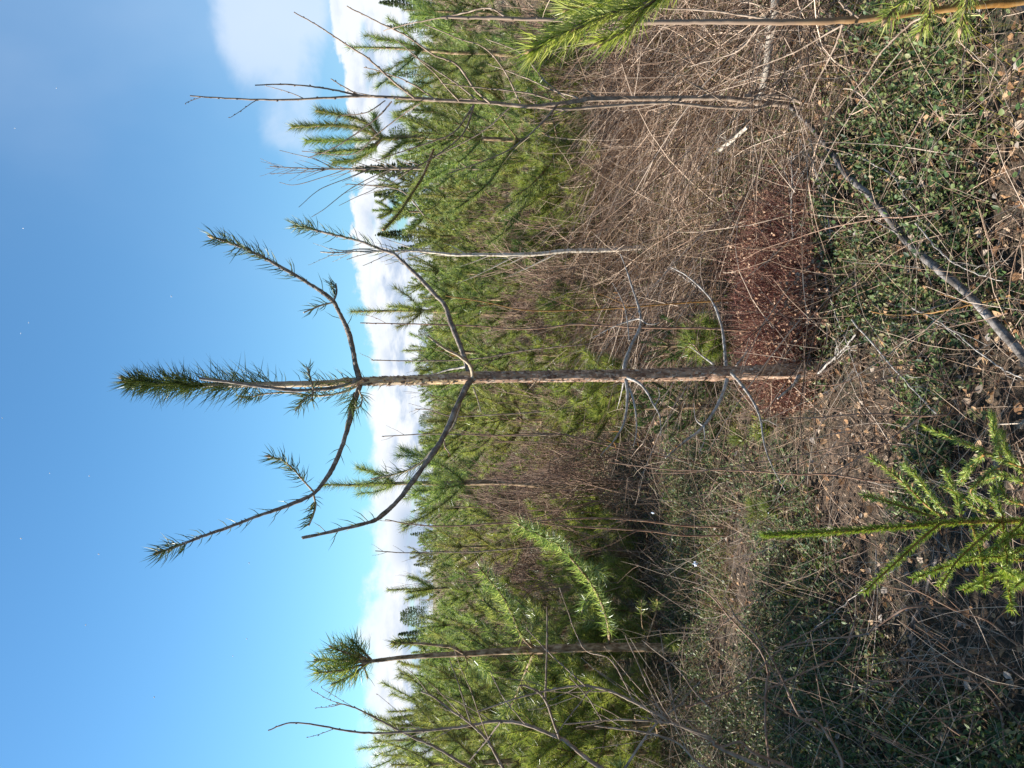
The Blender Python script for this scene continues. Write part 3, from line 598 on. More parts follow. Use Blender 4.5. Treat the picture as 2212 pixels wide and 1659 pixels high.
# ------------------------------------------------------------------ pines and spruces of the thicket, nearest first, each built on its own
def topH(X, dist): return float(P(X, 829, dist)[2])
def thicket_tree(name, Y, Xtop, dist, label, seed, cat='pine tree', nmat='needle_mid', dens=520, nw=None, **kws):
    H = topH(Xtop, dist); loc = P(1106, Y, dist); loc[2] = float(gz(loc[0], loc[1]))-.02
    d_ = pine_data(H, seed, **kws)
    return build_pine(name, loc, label, cat, 'young conifers of the regrowth', d_, dens, kws.get('nl', .066), nw or max(.0030, dist*.0005), 0, M[nmat], M['bark_mid'], seed=seed*100, rz=seed*1.3)
TL = [
 (1042, 705, 6.4, 'slim pine with long leader between the main pine branches and brown thicket, dark lower trunk', 3, dict(internode=.64, spread=.55, bare=.38, nl=.09)),
 (677, 745, 7.6, 'pine with long bristly leader shoot standing against cloud just behind the central trunk', 4, dict(nl=.085, internode=.68, spread=.45, bare=.35)),
 (118, 737, 7.2, 'bushy pine with pale leader and spreading upturned branches near the top edge of the photo', 5, dict(internode=.6, spread=.75, bare=.2, nl=.085)),
 (430, 905, 8.5, 'sunlit yellow-green conifer with orange stem behind the twin-stemmed alder', 7, dict(internode=.24, spread=1.0, bare=.1)),
 (350, 865, 9.5, 'green pine crown beside the thin leafless birch', 8, dict(internode=.34, spread=1.0)),
 (410, 800, 13, 'taller bushy pine behind the dark dangling bough', 9, dict(internode=.36, spread=.9)),
 (462, 800, 12.5, 'blunt-topped green pine just beyond the tip of the dark dangling bough', 36, dict(internode=.3, spread=.75)),
 (225, 850, 9.5, 'dense green pine between the bushy pine and the alder stem', 10, dict(internode=.34, spread=1.05)),
 (30, 860, 9, 'green pine cut by the top edge of the photo', 11, dict(internode=.34, spread=1.05)),
 (590, 900, 8.8, 'rounded pine just beyond the pale birch stem', 12, dict(internode=.30, spread=1.0)),
 (510, 890, 10.5, 'pine with soft light green crown beneath the clouds, beside the birch', 13, dict(internode=.32, spread=1.0)),
 (760, 878, 9.2, 'leaning-shooted pine right behind the fork of the main trunk', 14, dict(internode=.32, spread=.95)),
 (640, 905, 7.2, 'low pine filling the gap between birch and central trunk', 15, dict(internode=.28, spread=.9)),
 (905, 940, 7.8, 'dense yellow-green pine directly beside the central trunk on its shorter-branched side', 16, dict(internode=.24, spread=1.05, bare=.15)),
 (960, 905, 10.5, 'pine with dark upright shoots behind the drooping main branch', 17, dict(internode=.34, spread=.9)),
 (1100, 925, 10, 'pine with drooping dark tips beyond the slim pine', 18, dict(internode=.34, spread=1.0)),
 (1180, 935, 8.2, 'pine with dark hanging bough above the brown thicket', 19, dict(internode=.32, spread=.95)),
 (1265, 850, 9.2, 'pine with a cross-shaped top shoot against white cloud', 20, dict(nl=.08, internode=.55, spread=.6)),
 (1345, 905, 8.6, 'blue-green pine beside the tufted pine', 21, dict(internode=.3, spread=.85)),
 (1455, 895, 7.4, 'bright green pine just past the tufted pine', 22, dict(internode=.34, spread=1.05)),
 (1520, 850, 6.6, 'big bushy pine behind arching bare twigs at the bottom edge', 23, dict(internode=.34, spread=1.1, bare=.1)),
 (1590, 815, 6.2, 'tall bushy pine under the arching bare stem at the bottom edge', 24, dict(internode=.36, spread=1.1, bare=.12)),
 (1650, 850, 5.6, 'dark green pine cut off by the bottom edge of the photo', 25, dict(internode=.34, spread=1.1, bare=.12)),
 (1470, 1150, 5.2, 'low bushy pine crouching under the crossing grey stems', 26, dict(internode=.2, spread=1.1, bare=.1)),
 (1570, 1080, 4.9, 'low wide pine among the bare stems beside the shaded ground', 27, dict(internode=.22, spread=1.1, bare=.08)),
 (1300, 1080, 7.6, 'small bright pine at the edge of the brown thicket', 28, dict(internode=.2, spread=1.0, bare=.05)),
 (345, 1085, 6.2, 'small yellow-green pine at the edge of the dead grass', 29, dict(internode=.2, spread=1.0, bare=.05)),
 (255, 1080, 7.0, 'small green pine below the bushy whorl-topped pine', 30, dict(internode=.2, spread=1.0, bare=.05)),
 (1130, 1095, 6.4, 'small bright green pine in front of the brown thicket', 31, dict(internode=.2, spread=.9, bare=.05)),
 (430, 1120, 6.6, 'small bright pine at the upper rim of the dead grass, below the orange-stemmed conifer', 41, dict(internode=.19, spread=1.1, bare=.05)),
 (170, 1100, 6.9, 'small light green pine behind the forked sapling stem at the rim of the dead grass', 42, dict(internode=.2, spread=1.1, bare=.05)),
 (85, 1090, 6.6, 'small light green pine beside the long-needled bough at the top edge', 43, dict(internode=.2, spread=1.1, bare=.05)),
 (520, 1105, 7.1, 'small green pine right beside the lower half of the pale birch stem', 44, dict(internode=.2, spread=1.1, bare=.05)),
 (655, 1160, 6.2, 'small yellow-green pine between the two thin reddish sapling stems', 45, dict(internode=.16, spread=.8, bare=.05)),
 (770, 1105, 6.9, 'low green pine just behind the second whorl of the central pine', 46, dict(internode=.2, spread=1.0, bare=.05)),
 (885, 1170, 5.6, 'low light green pine under the drooping branch of the central pine', 47, dict(internode=.16, spread=.9, bare=.05)),
 (1205, 1165, 5.8, 'low yellow-green pine in front of the leafless thicket', 49, dict(internode=.18, spread=1.1, bare=.05)),
 (1330, 1190, 5.4, 'low green pine touching the foot of the tufted pine', 50, dict(internode=.18, spread=1.1, bare=.05)),
 (1640, 1120, 5.0, 'low dense pine at the very bottom edge of the photo', 51, dict(internode=.2, spread=1.1, bare=.05)),
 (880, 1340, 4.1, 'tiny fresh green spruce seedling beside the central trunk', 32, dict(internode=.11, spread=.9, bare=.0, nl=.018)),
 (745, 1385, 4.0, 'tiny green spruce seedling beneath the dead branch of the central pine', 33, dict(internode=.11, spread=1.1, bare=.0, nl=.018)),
 (745, 1465, 3.7, 'little pine seedling with bright tuft beside the central trunk', 34, dict(internode=.1, spread=.9, bare=.3)),
 (815, 1180, 5.2, 'small pine peeking out behind the middle of the central trunk', 35, dict(internode=.2, spread=.8, bare=.1)),
]
for Y, Xt, ds, lab, sd, kws in TL:
    small = Xt > 1300
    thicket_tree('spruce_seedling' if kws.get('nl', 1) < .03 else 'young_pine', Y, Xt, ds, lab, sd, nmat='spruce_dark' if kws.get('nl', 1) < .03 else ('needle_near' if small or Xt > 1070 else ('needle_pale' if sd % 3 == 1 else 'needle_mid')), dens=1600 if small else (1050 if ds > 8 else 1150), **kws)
# the whorl-topped pine by the alder: traced crown shoots over a grown body
D5 = 6.2; loc = P(1106, 300, D5); loc[2] = 0
d_ = pine_data(topH(870, D5), 6, internode=.34, spread=1.1, bare=.3)
p5 = build_pine('whorl_topped_pine', loc, 'pine with several thick upright shoots rising from one whorl beside the alder', 'pine tree', None, d_, 1100, .062, .0040, 0, M['needle_mid'], M['bark_mid'], seed=600)
pr5 = lambda w: w*.5/F*D5
for i, (pts, dd, w0) in enumerate([([(900, 840), (780, 850), (640, 860), (500, 800), (330, 780), (90, 790)], 0, 10), ([(640, 855), (560, 870), (400, 876), (170, 876)], .1, 6), ([(640, 855), (560, 920), (420, 940), (250, 950)], -.1, 6), ([(640, 860), (560, 950), (450, 1000), (340, 1010)], .2, 6), ([(620, 850), (530, 760), (400, 720), (240, 690)], -.15, 6), ([(640, 850), (600, 780), (590, 710)], .1, 4),
    ([(900, 870), (760, 900), (650, 980)], 0, 5), ([(880, 850), (800, 760), (720, 720)], .2, 5)]):
    limb(p5, trace(Z3, pts, D5, dd), pr5(w0), pr5(w0*.5), 'bark_mid', [(.12, 1, 1900, 1)], seed=120+i, nl=.088, nw=.0038, mode=0, sides=5, nmat='needle_mid', origin=loc)
limb(p5, trace(Z3, [(960, 930), (900, 1080), (820, 1210), (740, 1330), (650, 1425)], D5, -1.3), pr5(6), pr5(4), 'bark_mid', [(.3, 1, 1300, 1)], seed=130, nl=.06, nw=.0034, mode=0, sides=5, nmat='needle_mid', origin=loc, label='dark bough hanging out towards the viewer')

# further young pines: four models copied through the clearing
rng = np.random.default_rng(77); protos = []
for i in range(5):
    H = [2.4, 2.9, 2.1, 3.3, 2.7][i]; d_ = pine_data(H, 200+i, internode=.34, spread=1.0, bare=.12)
    t = build_pine('background_pine', (0, 0, 0), 'young green pine far back in the crowded regrowth below the clouds', 'pine tree', 'pines far back in the regrowth', d_, 420, .075, .011, 0, M['needle_mid'], M['bark_mid'], seed=2000+i*9, parts=False, sides=5)
    protos.append((t, H))
spots = []
for k in range(400):
    ds = rng.uniform(10.5, 34)**1.0; Y = rng.uniform(-130, 1790); 
    x = (829.5-Y)/F*ds*1.0
    if 1130 < Y < 1400 and ds < 22 and rng.random() < .75: continue
    if any((x-a)**2+(ds-b_)**2 < (.85+.02*ds)**2 for a, b_ in spots): continue
    spots.append((x, ds))
    if len(spots) >= 88: break
for k, (x, ds) in enumerate(spots):
    t, H = protos[k % 5]; Xt = rng.normal(915, 14)+max(0, 14-ds)*3
    h = max(1.4, topH(Xt, ds)); sc = min(1.25, h/H)
    if k < 5: t.location = (x, ds, 0); t.rotation_euler.z = rng.uniform(0, 6); t.scale = (sc,)*3
    else: copy_thing(t, (x, ds, 0), rng.uniform(0, 6), sc)

# ------------------------------------------------------------------ distant trees
def far_conifer(kind, H, seed, n=900, sp_=None):
    rng = np.random.default_rng(seed); mb = MB()
    if kind == 'spruce':
        z = H*(.04+.96*rng.random(n)**.8); w_ = H*(sp_ or .15)*(1-z/H)**.75+.05
    else:
        z = H*(.55+.45*rng.random(n)); w_ = H*.2*np.sqrt(np.clip(1-((z/H-.72)/.3)**2, 0.02, 1))
    lay = np.round(z/(H*.05))*(H*.05); z = lay+rng.normal(0, H*.013, n)
    az = rng.uniform(0, 2*PI, n); az = np.round(az/ .7)*.7+rng.normal(0, .2, n)+lay*3; r = w_*rng.random(n)**.5
    c = np.stack([r*np.cos(az), r*np.sin(az), z+(-.25 if kind == 'spruce' else .12)*r], 1); s = H*(.028 if n < 400 else .017)*rng.uniform(.5, 1.3, n)[:, None]
    d = nrm(np.stack([np.cos(az), np.sin(az), rng.normal(-.1 if kind == 'spruce' else .5, .4, n)], 1)); u = nrm(np.cross(d, rng.normal(size=(n, 3))))
    V = np.stack([c-d*s, c+u*s*.45, c+d*s*1.2, c-u*s*.45], 1); mb.add(V, (np.arange(n)*4)[:, None]+np.arange(4)[None])
    return mb
def far_trunk(H): mb = MB(); tube(mb, np.array([[0, 0, 0], [0, 0, H*.5], [0, 0, H*.99]]), [H*.012, H*.008, .01], 5); return mb
def far_tree(kind, Y, Xt, ds, label, seed, n=1500, name=None, sp_=None):
    H = topH(Xt, ds); loc = P(1106, Y, ds); loc[2] = 0
    t = root(name or 'distant_'+kind, loc, label, kind+' tree', 'distant trees along the skyline')
    far_trunk(H).obj('trunk', M['bark_mid'], t); far_conifer(kind, H, seed, int(n*1.5), sp_).obj('crown', M['needle_far'], t, smooth=False)
far_tree('pine', 1325, 868, 60, 'round-headed distant pine, dark against white cloud', 301)
far_tree('spruce', 1378, 848, 55, 'taller distant spruce next to the tufted pine, grey-green', 302, 2200, sp_=.13)
far_tree('spruce', 1362, 862, 62, 'shorter distant spruce leaning on the taller grey-green one', 303, 1800)
far_tree('spruce', 1540, 853, 50, 'small pointed distant spruce above the bushy pines at the bottom edge', 304, 1600, sp_=.1)
far_tree('spruce', 375, 768, 45, 'hazy grey distant conifer behind the leafless birch', 305, 1600, sp_=.12)
far_tree('spruce', 462, 830, 52, 'blunt distant spruce hidden behind the dark dangling bough', 306, 1800, sp_=.13)
far_tree('spruce', 428, 812, 48, 'narrow distant conifer crowding the flat-topped pine', 307, 1600)
far_tree('spruce', 512, 818, 52, 'feathery grey distant spruce beneath the pine branch tip', 308, 2000, sp_=.16)
far_tree('spruce', 540, 862, 60, 'short distant spruce behind the pale birch stem', 309)
far_tree('spruce', 1120, 893, 70, 'tiny far spruce at the cloud foot beyond the slim pine', 310, 900)
far_tree('spruce', 1150, 888, 66, 'tiny far spruce where the grey cloud meets the trees', 311, 900)
far_tree('spruce', 20, 822, 60, 'distant spruce at the top edge of the photo', 312, sp_=.13)
for i, (Y, Xt, H_) in enumerate([(905, 907, 0), (975, 905, 0), (1215, 895, 0), (1080, 908, 0), (1560, 862, 0), (1500, 880, 0), (1630, 850, 0), (620, 900, 0), (660, 893, 0), (720, 905, 0), (70, 838, 0), (170, 850, 0), (300, 845, 0)]):
    far_tree('spruce' if i % 3 else 'pine', Y, Xt, 58+3*i, 'small dark tree on the far skyline', 320+i, 900, name='skyline_tree')
rng = np.random.default_rng(9)
pr = [far_conifer('spruce', 1, 401, 150), far_conifer('pine', 1, 402, 130), far_conifer('spruce', 1, 403, 160, .1), far_conifer('spruce', 1, 404, 140, .2)]
pr = [(np.concatenate(p.v), p.f[0][0]) for p in pr]; mb = MB()
for k in range(560):
    a = rng.uniform(-.66, .66); ds = rng.uniform(260, 800); x = math.tan(a)*ds
    H = (1.6+ds*(.0105+.010*float(fbm(x*.006+5, ds*.004, 1))+.022*min(abs(a-.02), .45)**1.3))*rng.uniform(.7, 1.0)
    V, f = pr[rng.integers(0, 4)]; th = rng.uniform(0, 6.28); c_, s_ = math.cos(th), math.sin(th)
    mb.add(np.stack([(V[:, 0]*c_-V[:, 1]*s_)*H*1.1+x, (V[:, 0]*s_+V[:, 1]*c_)*H*1.1+ds, V[:, 2]*H-.1], 1), f)
mb.obj('distant_forest', M['needle_far'], smooth=False, kind='stuff')
# leafless brown wood between the clearing and the conifers
mb = MB(); N = 3600; a = rng.uniform(-.7, .7, N); ds = rng.uniform(34, 90, N); x = np.tan(a)*ds
bp = np.stack([x, ds, np.zeros(N)], 1); strands(mb, bp, np.stack([rng.normal(0, .1, N), rng.normal(0, .1, N), np.ones(N)], 1), rng.uniform(.7, 1.05, N)*(1.75+ds*.004), .012+ds*.00015, 4, .3, 3, rng, kink=.05)
mb.obj('leafless_scrub', M['bush'], kind='stuff')

# ------------------------------------------------------------------ bare bushes
def shrub_lines(rng, p0, d0, L, r, depth=0, out=None, side=.35, n=7):
    if out is None: out = []
    k = 6; pts = [np.asarray(p0, float)]; d = nrm(np.asarray(d0, float))
    for i in range(k):
        d = nrm(d+rng.normal(0, .05, 3)+np.array([0, 0, .04])); pts.append(pts[-1]+d*L/k)
    out.append((np.array(pts), r, r*.35, depth))
    if depth < 2:
        for i in range(n if depth == 0 else 3):
            f = rng.uniform(.25, .95); ip = f*k; i0 = min(int(ip), k-1); pp = pts[i0]+(pts[i0+1]-pts[i0])*(ip-i0)
            dd = nrm(d+rng.normal(0, 1, 3)*.55); shrub_lines(rng, pp, dd, L*side*rng.uniform(.6, 1.2)*(1.2-f*.5), r*.5, depth+1, out, side, n)
    return out
def bush_mesh(lines, material, sides=3):
    mb = MB()
    for p, r0, r1, dp in lines: tube(mb, p, np.linspace(r0, r1, len(p)), sides if dp else sides+1, cap=False)
    return mb.mesh('stems', material)
rng = np.random.default_rng(31); bprot = []
for i in range(5):
    t = root('bare_bush', (0, 0, 0), 'leafless purplish-brown bush of thin upright stems among the young pines', 'bush', 'leafless bushes between the pines')
    for s_ in range(9):
        a = rng.uniform(0, 6.28); r = rng.uniform(0, .28)
        ls = shrub_lines(rng, (r*math.cos(a), r*math.sin(a), -.02), (rng.normal(0, .16), rng.normal(0, .16), 1), rng.uniform(.8, 1.5), .0065, n=9)
        o = link(bpy.data.objects.new('stem', bush_mesh(ls, M['bush'])), t)
    bprot.append(t)
bs = []
for (Y, X, k) in [(1060, 1200, 3), (1210, 1180, 3), (1250, 1130, 3), (1330, 1150, 2), (1100, 1240, 3), (960, 1230, 2), (1000, 1170, 2), (1400, 1150, 2), (1500, 1180, 2), (700, 1220, 3), (620, 1240, 3), (550, 1230, 2), (480, 1260, 3), (770, 1200, 3), (200, 1230, 2), (100, 1230, 2), (400, 1280, 2), (300, 1280, 2), (30, 1260, 2), (1450, 1270, 2), (1560, 1240, 2), (1630, 1300, 1), (1180, 1225, 4), (1240, 1200, 4), (1080, 1260, 3), (1330, 1220, 3), (1000, 1240, 2), (650, 1270, 3), (560, 1290, 3), (730, 1280, 3), (230, 1300, 2)]:
    g = G(X, Y)
    for _ in range(k): bs.append((g[0]+rng.normal(0, .6), g[1]+rng.normal(0, 1.0)))
for (Y, X) in [(520, 1330), (610, 1350), (640, 1290), (720, 1340), (880, 1350), (930, 1370), (990, 1390), (1060, 1380), (1110, 1330), (1160, 1400), (1220, 1330), (1280, 1380), (1350, 1290), (1420, 1350), (1530, 1380), (440, 1330), (330, 1350), (180, 1330), (90, 1320), (860, 1290), (1000, 1300), (1240, 1270), (1620, 1400), (570, 1290)]:
    g = G(X, Y); bs.append((g[0]+rng.normal(0, .15), g[1]))
for k in range(34):
    ds = rng.uniform(12, 30); bs.append((ds*rng.uniform(-.52, .52), ds))
for k, (x, y) in enumerate(bs):
    sc = rng.uniform(.55, 1.0)*(1.0 if y < 12 else 1.3)
    if k < 5: bprot[k].location = (x, y, float(gz(x, y))); bprot[k].scale = (sc,)*3
    else: copy_thing(bprot[k % 5], (x, y, float(gz(x, y))), rng.uniform(0, 6.28), sc)

# ------------------------------------------------------------------ traced bare saplings
def sapling(name, label, cat, stems, d0, wmat, twigs=(), auto=0, seed=0, base=None, group=None, tl=.3, buds=True, autor=.0013):
    """stems: [(Z, points, w0px, w1px, depth0, ddepth)]; twigs the same but thinner; auto: side twigs grown on each stem"""
    rng = np.random.default_rng(seed)
    b0 = trace(stems[0][0], stems[0][1][:2], stems[0][4])[0]; loc = np.array([b0[0], b0[1], 0]) if base is None else np.asarray(base, float)
    t = root(name, loc, label, cat, group); budl = []; done = []
    for si, (Z, pts, w0, w1, dd0, ddd) in enumerate(list(stems)+list(twigs)):
        main = si < len(stems); p = trace(Z, pts, dd0, ddd)-loc
        if main and .02 < p[0][2] < 1.2 and not any(np.min(np.linalg.norm(e_-p[0], axis=1)) < .12 for e_ in done):
            sl_ = (p[0]-p[1])/max(p[1][2]-p[0][2], .05)*p[0][2]; sl_ = np.clip(sl_, -.35*p[0][2]-.02, .35*p[0][2]+.02)
            p = np.vstack([[p[0][0]+sl_[0], p[0][1]+sl_[1], -.03], p])
        done.append(p)
        q = curve(p, 7); k = dd0/F*.5
        q += rng.normal(0, 1, q.shape)*.0005
        mb = MB(); f = np.linspace(0, 1, len(q)); r = (w0+(w1-w0)*f)*k
        r = r*(1+.18*(rng.random(len(q)) < .12)); tube(mb, q, r, 8 if main else 5)
        o = mb.obj('stem' if main else 'branch', M['alder' if wmat == 'two_tone' and si > 0 else wmat], t)
        for i in range(2, len(q)-1, 3):
            if r[i] < .006: budl.append((o, q[i], nrm(q[i+1]-q[i-1]), r[i]))
        if main and auto:
            for a_ in range(auto):
                ip = int(len(q)*rng.uniform(.25, .97)); d = nrm(q[min(ip+1, len(q)-1)]-q[ip-1]); sd = nrm(rng.normal(size=3)*np.array([1, .6, .2]))
                L = tl*rng.uniform(.4, 1.2)*(1.25-ip/len(q)); dv = nrm(d*.9+sd*.62); pp = [q[ip]]
                for s_ in range(5): dv = nrm(dv+d*.10+rng.normal(0, .06, 3)); pp.append(pp[-1]+dv*L/5)
                pp = np.array(pp); mb = MB(); tube(mb, pp, np.linspace(max(autor, r[ip]*.45), autor*.7, 6), 4); b = mb.obj('branch', M[wmat], t)
                for s_ in (2, 3, 4, 5): budl.append((b, pp[s_], nrm(pp[s_]-pp[s_-1]), autor))
    if buds:
        mbd = {}
        for o, p, dv, r in budl:
            mb = mbd.setdefault(o.name, (o, MB()))[1]; sd = nrm(rng.normal(size=3)); bd = nrm(dv+sd*.6); b0 = p+sd*r*.5
            tube(mb, b0+bd*np.array([[0], [.003], [.008]]), [r*.6, r*.9+.0008, .0004], 4, cap=False)
        for o, mb in mbd.values(): mb.obj('buds', M['alder'], o, kind='stuff')
    return t
# twin-stemmed alder
sapling('alder_sapling', 'leafless sapling with forked upright stem rising high into blue sky from the dead grass', 'sapling',
    [(I_, [(1722, 228), (1640, 222), (1560, 212), (1460, 212), (1360, 213), (1260, 214)], 13, 11, 3.15, -.05),
     (I_, [(1270, 214), (1200, 225), (1140, 230), (1060, 222), (960, 217), (860, 211), (780, 208), (700, 212), (600, 216), (500, 213), (410, 207)], 10, 2.6, 3.1, -.1),
     (I_, [(1700, 205), (1640, 232), (1550, 232), (1440, 222), (1330, 228), (1220, 236), (1150, 230)], 8, 6, 3.1, 0)], 3.1, 'alder',
    [(Z3, [(590, 600), (480, 590), (390, 570), (250, 545), (40, 525), (-150, 530)], 5, 2.4, 3.05, -.05), (Z3, [(500, 595), (400, 540), (320, 490)], 3, 2, 3.05, 0), (Z3, [(1310, 640), (1220, 560), (1100, 400), (960, 340), (800, 230), (600, 130), (420, 40)], 5, 2.4, 3.0, -.2),
     (Z3, [(840, 610), (700, 500), (560, 370), (390, 260), (240, 160), (90, 75)], 5, 2.2, 3.0, -.1), (Z3, [(970, 620), (820, 520), (650, 450), (525, 420)], 3.4, 2, 3.05, .1), (Z3, [(1240, 630), (1100, 520), (950, 420), (850, 350), (730, 250)], 3.6, 2, 3.05, .2),
     (Z3, [(1120, 630), (1020, 520), (960, 450), (820, 330)], 3.4, 2, 3.05, -.2), (Z3, [(1500, 640), (1400, 440), (1280, 300), (1120, 240), (900, 150)], 3.6, 2, 3.0, -.1), (Z3, [(700, 630), (620, 720), (490, 820), (340, 920), (180, 980)], 3.6, 2, 3.05, .1),
     (Z3, [(880, 640), (760, 720), (600, 840), (450, 960), (140, 940)], 3, 1.8, 3.05, .2), (Z3, [(1210, 650), (1100, 810), (980, 870), (800, 930), (600, 1000)], 4, 2, 3.0, -.1), (Z3, [(1210, 660), (1150, 820), (1030, 930), (850, 1040), (700, 1100)], 4, 2, 3.0, -.2),
     (Z3, [(1430, 670), (1290, 800), (1120, 900), (980, 970)], 3.4, 2, 3.0, .1), (Z3, [(1740, 640), (1640, 760), (1450, 920), (1250, 1010), (1050, 1080)], 4.5, 2, 3.0, -.1), (Z3, [(660, 625), (540, 700), (380, 720), (350, 760)], 2.6, 1.6, 3.05, 0),
     (Z3, [(1700, 620), (1550, 580), (1300, 550), (1000, 520)], 4, 2, 3.0, -.1), (Z3, [(1860, 610), (1700, 560), (1520, 480), (1300, 400)], 3.6, 2, 3.0, .2), (Z3, [(1780, 610), (1640, 490), (1500, 330), (1280, 240)], 3.6, 2, 3.0, .2),
     (Z4, [(640, 540), (780, 490), (900, 420)], 7, 8, 3.1, .05), (Z4, [(620, 545), (780, 545), (900, 560), (960, 600)], 8, 7, 3.1, -.05)], auto=7, seed=1)
# near stem at the top edge
sapling('near_sapling', 'thick orange-brown sapling stem running close along the top edge, cut off at its tip', 'sapling',
    [(I_, [(2330, -22), (2212, 2), (2080, 14), (1960, 30), (1850, 42), (1720, 48), (1600, 47), (1500, 47), (1400, 48), (1300, 46), (1180, 42), (1060, 39), (952, 37)], 21, 6, 1.75, .1)], 1.8, 'two_tone',
    [(Z3, [(2212, 160), (2050, 190), (1900, 220)], 6, 4, 1.8, 0), (Z4, [(850, 130), (700, 100), (400, 60), (100, 45), (-300, 20)], 6, 3, 1.8, .3), (Z4, [(1270, 100), (1180, 30), (1140, -60)], 5, 3, 1.75, 0), (Z4, [(1900, 40), (1900, 200), (1860, 350), (1870, 450)], 5, 2.5, 1.7, -.1),
     (Z4, [(1180, 140), (1140, 260), (1080, 380), (1020, 500), (980, 610)], 5, 3, 1.75, .2), (Z4, [(720, 130), (600, 280), (480, 330), (300, 380)], 4, 2, 1.8, .3), (Z4, [(1700, 60), (1550, 150), (1400, 300), (1300, 450), (1120, 660)], 5, 2.5, 1.7, .3), (Z4, [(1180, 140), (900, 300), (700, 380), (400, 520)], 4, 2, 1.8, .4),
     (Z3, [(1400, 100), (1300, 50), (1150, 80), (1000, 110), (800, 150), (650, 190)], 4, 2.4, 1.85, .3)], auto=0, seed=2)
# birch with pale stem
sapling('pale_birch_sapling', 'straight pale-barked birch sapling, leafless, between the dead grass and the central pine', 'birch sapling',
    [(Z3, [(2230, 1540), (2050, 1555), (1800, 1560), (1600, 1580), (1400, 1585), (1200, 1583), (1100, 1585), (950, 1570), (800, 1560), (640, 1565), (480, 1565), (350, 1572), (255, 1568)], 11, 2.4, 5.3, 0)], 5.3, 'bark_birch',
    [(Z3, [(640, 1565), (520, 1550), (400, 1560), (310, 1545)], 3, 1.6, 5.3, 0), (Z3, [(600, 1568), (500, 1590), (420, 1615)], 2.6, 1.5, 5.3, 0), (Z3, [(450, 1570), (380, 1585), (300, 1592)], 2, 1.4, 5.3, 0), (Z3, [(740, 1560), (640, 1600), (520, 1655)], 2.4, 1.4, 5.3, 0), (Z3, [(900, 1565), (760, 1520), (640, 1480)], 2, 1.3, 5.3, 0)], auto=16, seed=3, tl=.5)
# leafless birch against the sky
sapling('leafless_birch', 'thin leafless birch with a spray of fine twigs against blue sky', 'birch tree',
    [(Z3, [(1450, 1055), (1250, 1050), (1000, 1050), (800, 1048), (600, 1050), (400, 1052), (250, 1050), (100, 1045), (-60, 1035)], 8, 1.6, 9.0, 0)], 9.0, 'alder',
    [(Z3, [(700, 1050), (560, 1110), (420, 1190), (280, 1300), (200, 1350)], 2.4, 1.1, 9, .1), (Z3, [(560, 1050), (420, 1110), (250, 1180), (120, 1290)], 2.2, 1.1, 9, -.1), (Z3, [(420, 1052), (280, 1100), (100, 1150), (0, 1135)], 2, 1, 9, .1), (Z3, [(350, 1052), (220, 990), (100, 960), (0, 935)], 2, 1, 9, 0), (Z3, [(600, 1050), (450, 1000), (300, 960), (180, 930)], 2, 1, 9, 0), (Z3, [(300, 1052), (120, 1075), (-60, 1080)], 1.8, 1, 9, 0), (Z3, [(760, 1050), (600, 1170), (470, 1230), (370, 1280)], 2, 1, 9, 0)], auto=42, seed=4, tl=.75, autor=.0022, buds=False)
# thin stems between the birch and the central pine
for i, (lab, Z, pts, w, dd, mt) in enumerate([
    ('thin dark reddish sapling stem running straight beside the central trunk', Z2, [(2330, 480), (2000, 462), (1700, 460), (1400, 445), (1200, 438), (1000, 462), (800, 466), (600, 448), (300, 438), (0, 432), (-130, 428)], 5.5, 3.3, 'red_stem'),
    ('thin orange sapling stem nearest the red heath clump', Z2, [(2240, 285), (2050, 295), (1800, 310), (1500, 335), (1200, 350), (900, 350), (650, 300), (400, 260)], 4, 3.6, 'alder_orange'),
    ('slender bare stem behind the main pine, tip in the cloud', Z2, [(1300, 560), (900, 600), (600, 650), (300, 665), (0, 662), (-60, 660)], 3.4, 5.6, 'alder'),
    ('slim grey stem with side twigs beside the drooping pine branch', Z2, [(1150, 1120), (900, 1130), (600, 1125), (300, 1120), (100, 1130), (5, 1135)], 3.4, 6.6, 'alder'),
    ('slim bare stem beside the yellow-green pine, ending below the cloud', Z2, [(1260, 940), (1000, 980), (700, 1000), (450, 1010), (300, 970), (210, 965)], 3.2, 5.6, 'alder'),
    ('thin wand-like stem arching up near the slim pine', Z2, [(2100, 1320), (1700, 1250), (1400, 1190), (1100, 1120), (700, 1130), (500, 1120)], 4, 4.2, 'red_stem'),
    ('long straight reddish stem rising through the brown thicket', Z7, [(2330, 195), (2000, 185), (1700, 150), (1400, 140), (1100, 158), (800, 175), (550, 188), (350, 178), (180, 147)], 5, 4.0, 'red_stem'),
    ('second reddish stem crossing the long straight one', Z7, [(2330, 245), (2000, 245), (1800, 220), (1500, 200), (1200, 180), (1000, 130), (850, 80), (600, 70)], 4.4, 3.9, 'red_stem'),
    ('branching grey stem tip against the white cloud bank', Z7, [(900, 330), (700, 345), (500, 345), (300, 350), (120, 338)], 3.4, 7.0, 'alder'),
    ('short bare stem near the spray of the leafless birch', Z3, [(900, 1340), (780, 1200), (650, 1160), (500, 1150), (410, 1145)], 3, 7.6, 'alder')]):
    sapling('thin_sapling', lab, 'sapling', [(Z, pts, w, 1.9, dd, 0)], dd, mt, auto=9 if i not in (1,) else 3, seed=20+i, tl=.32, autor=.0011)
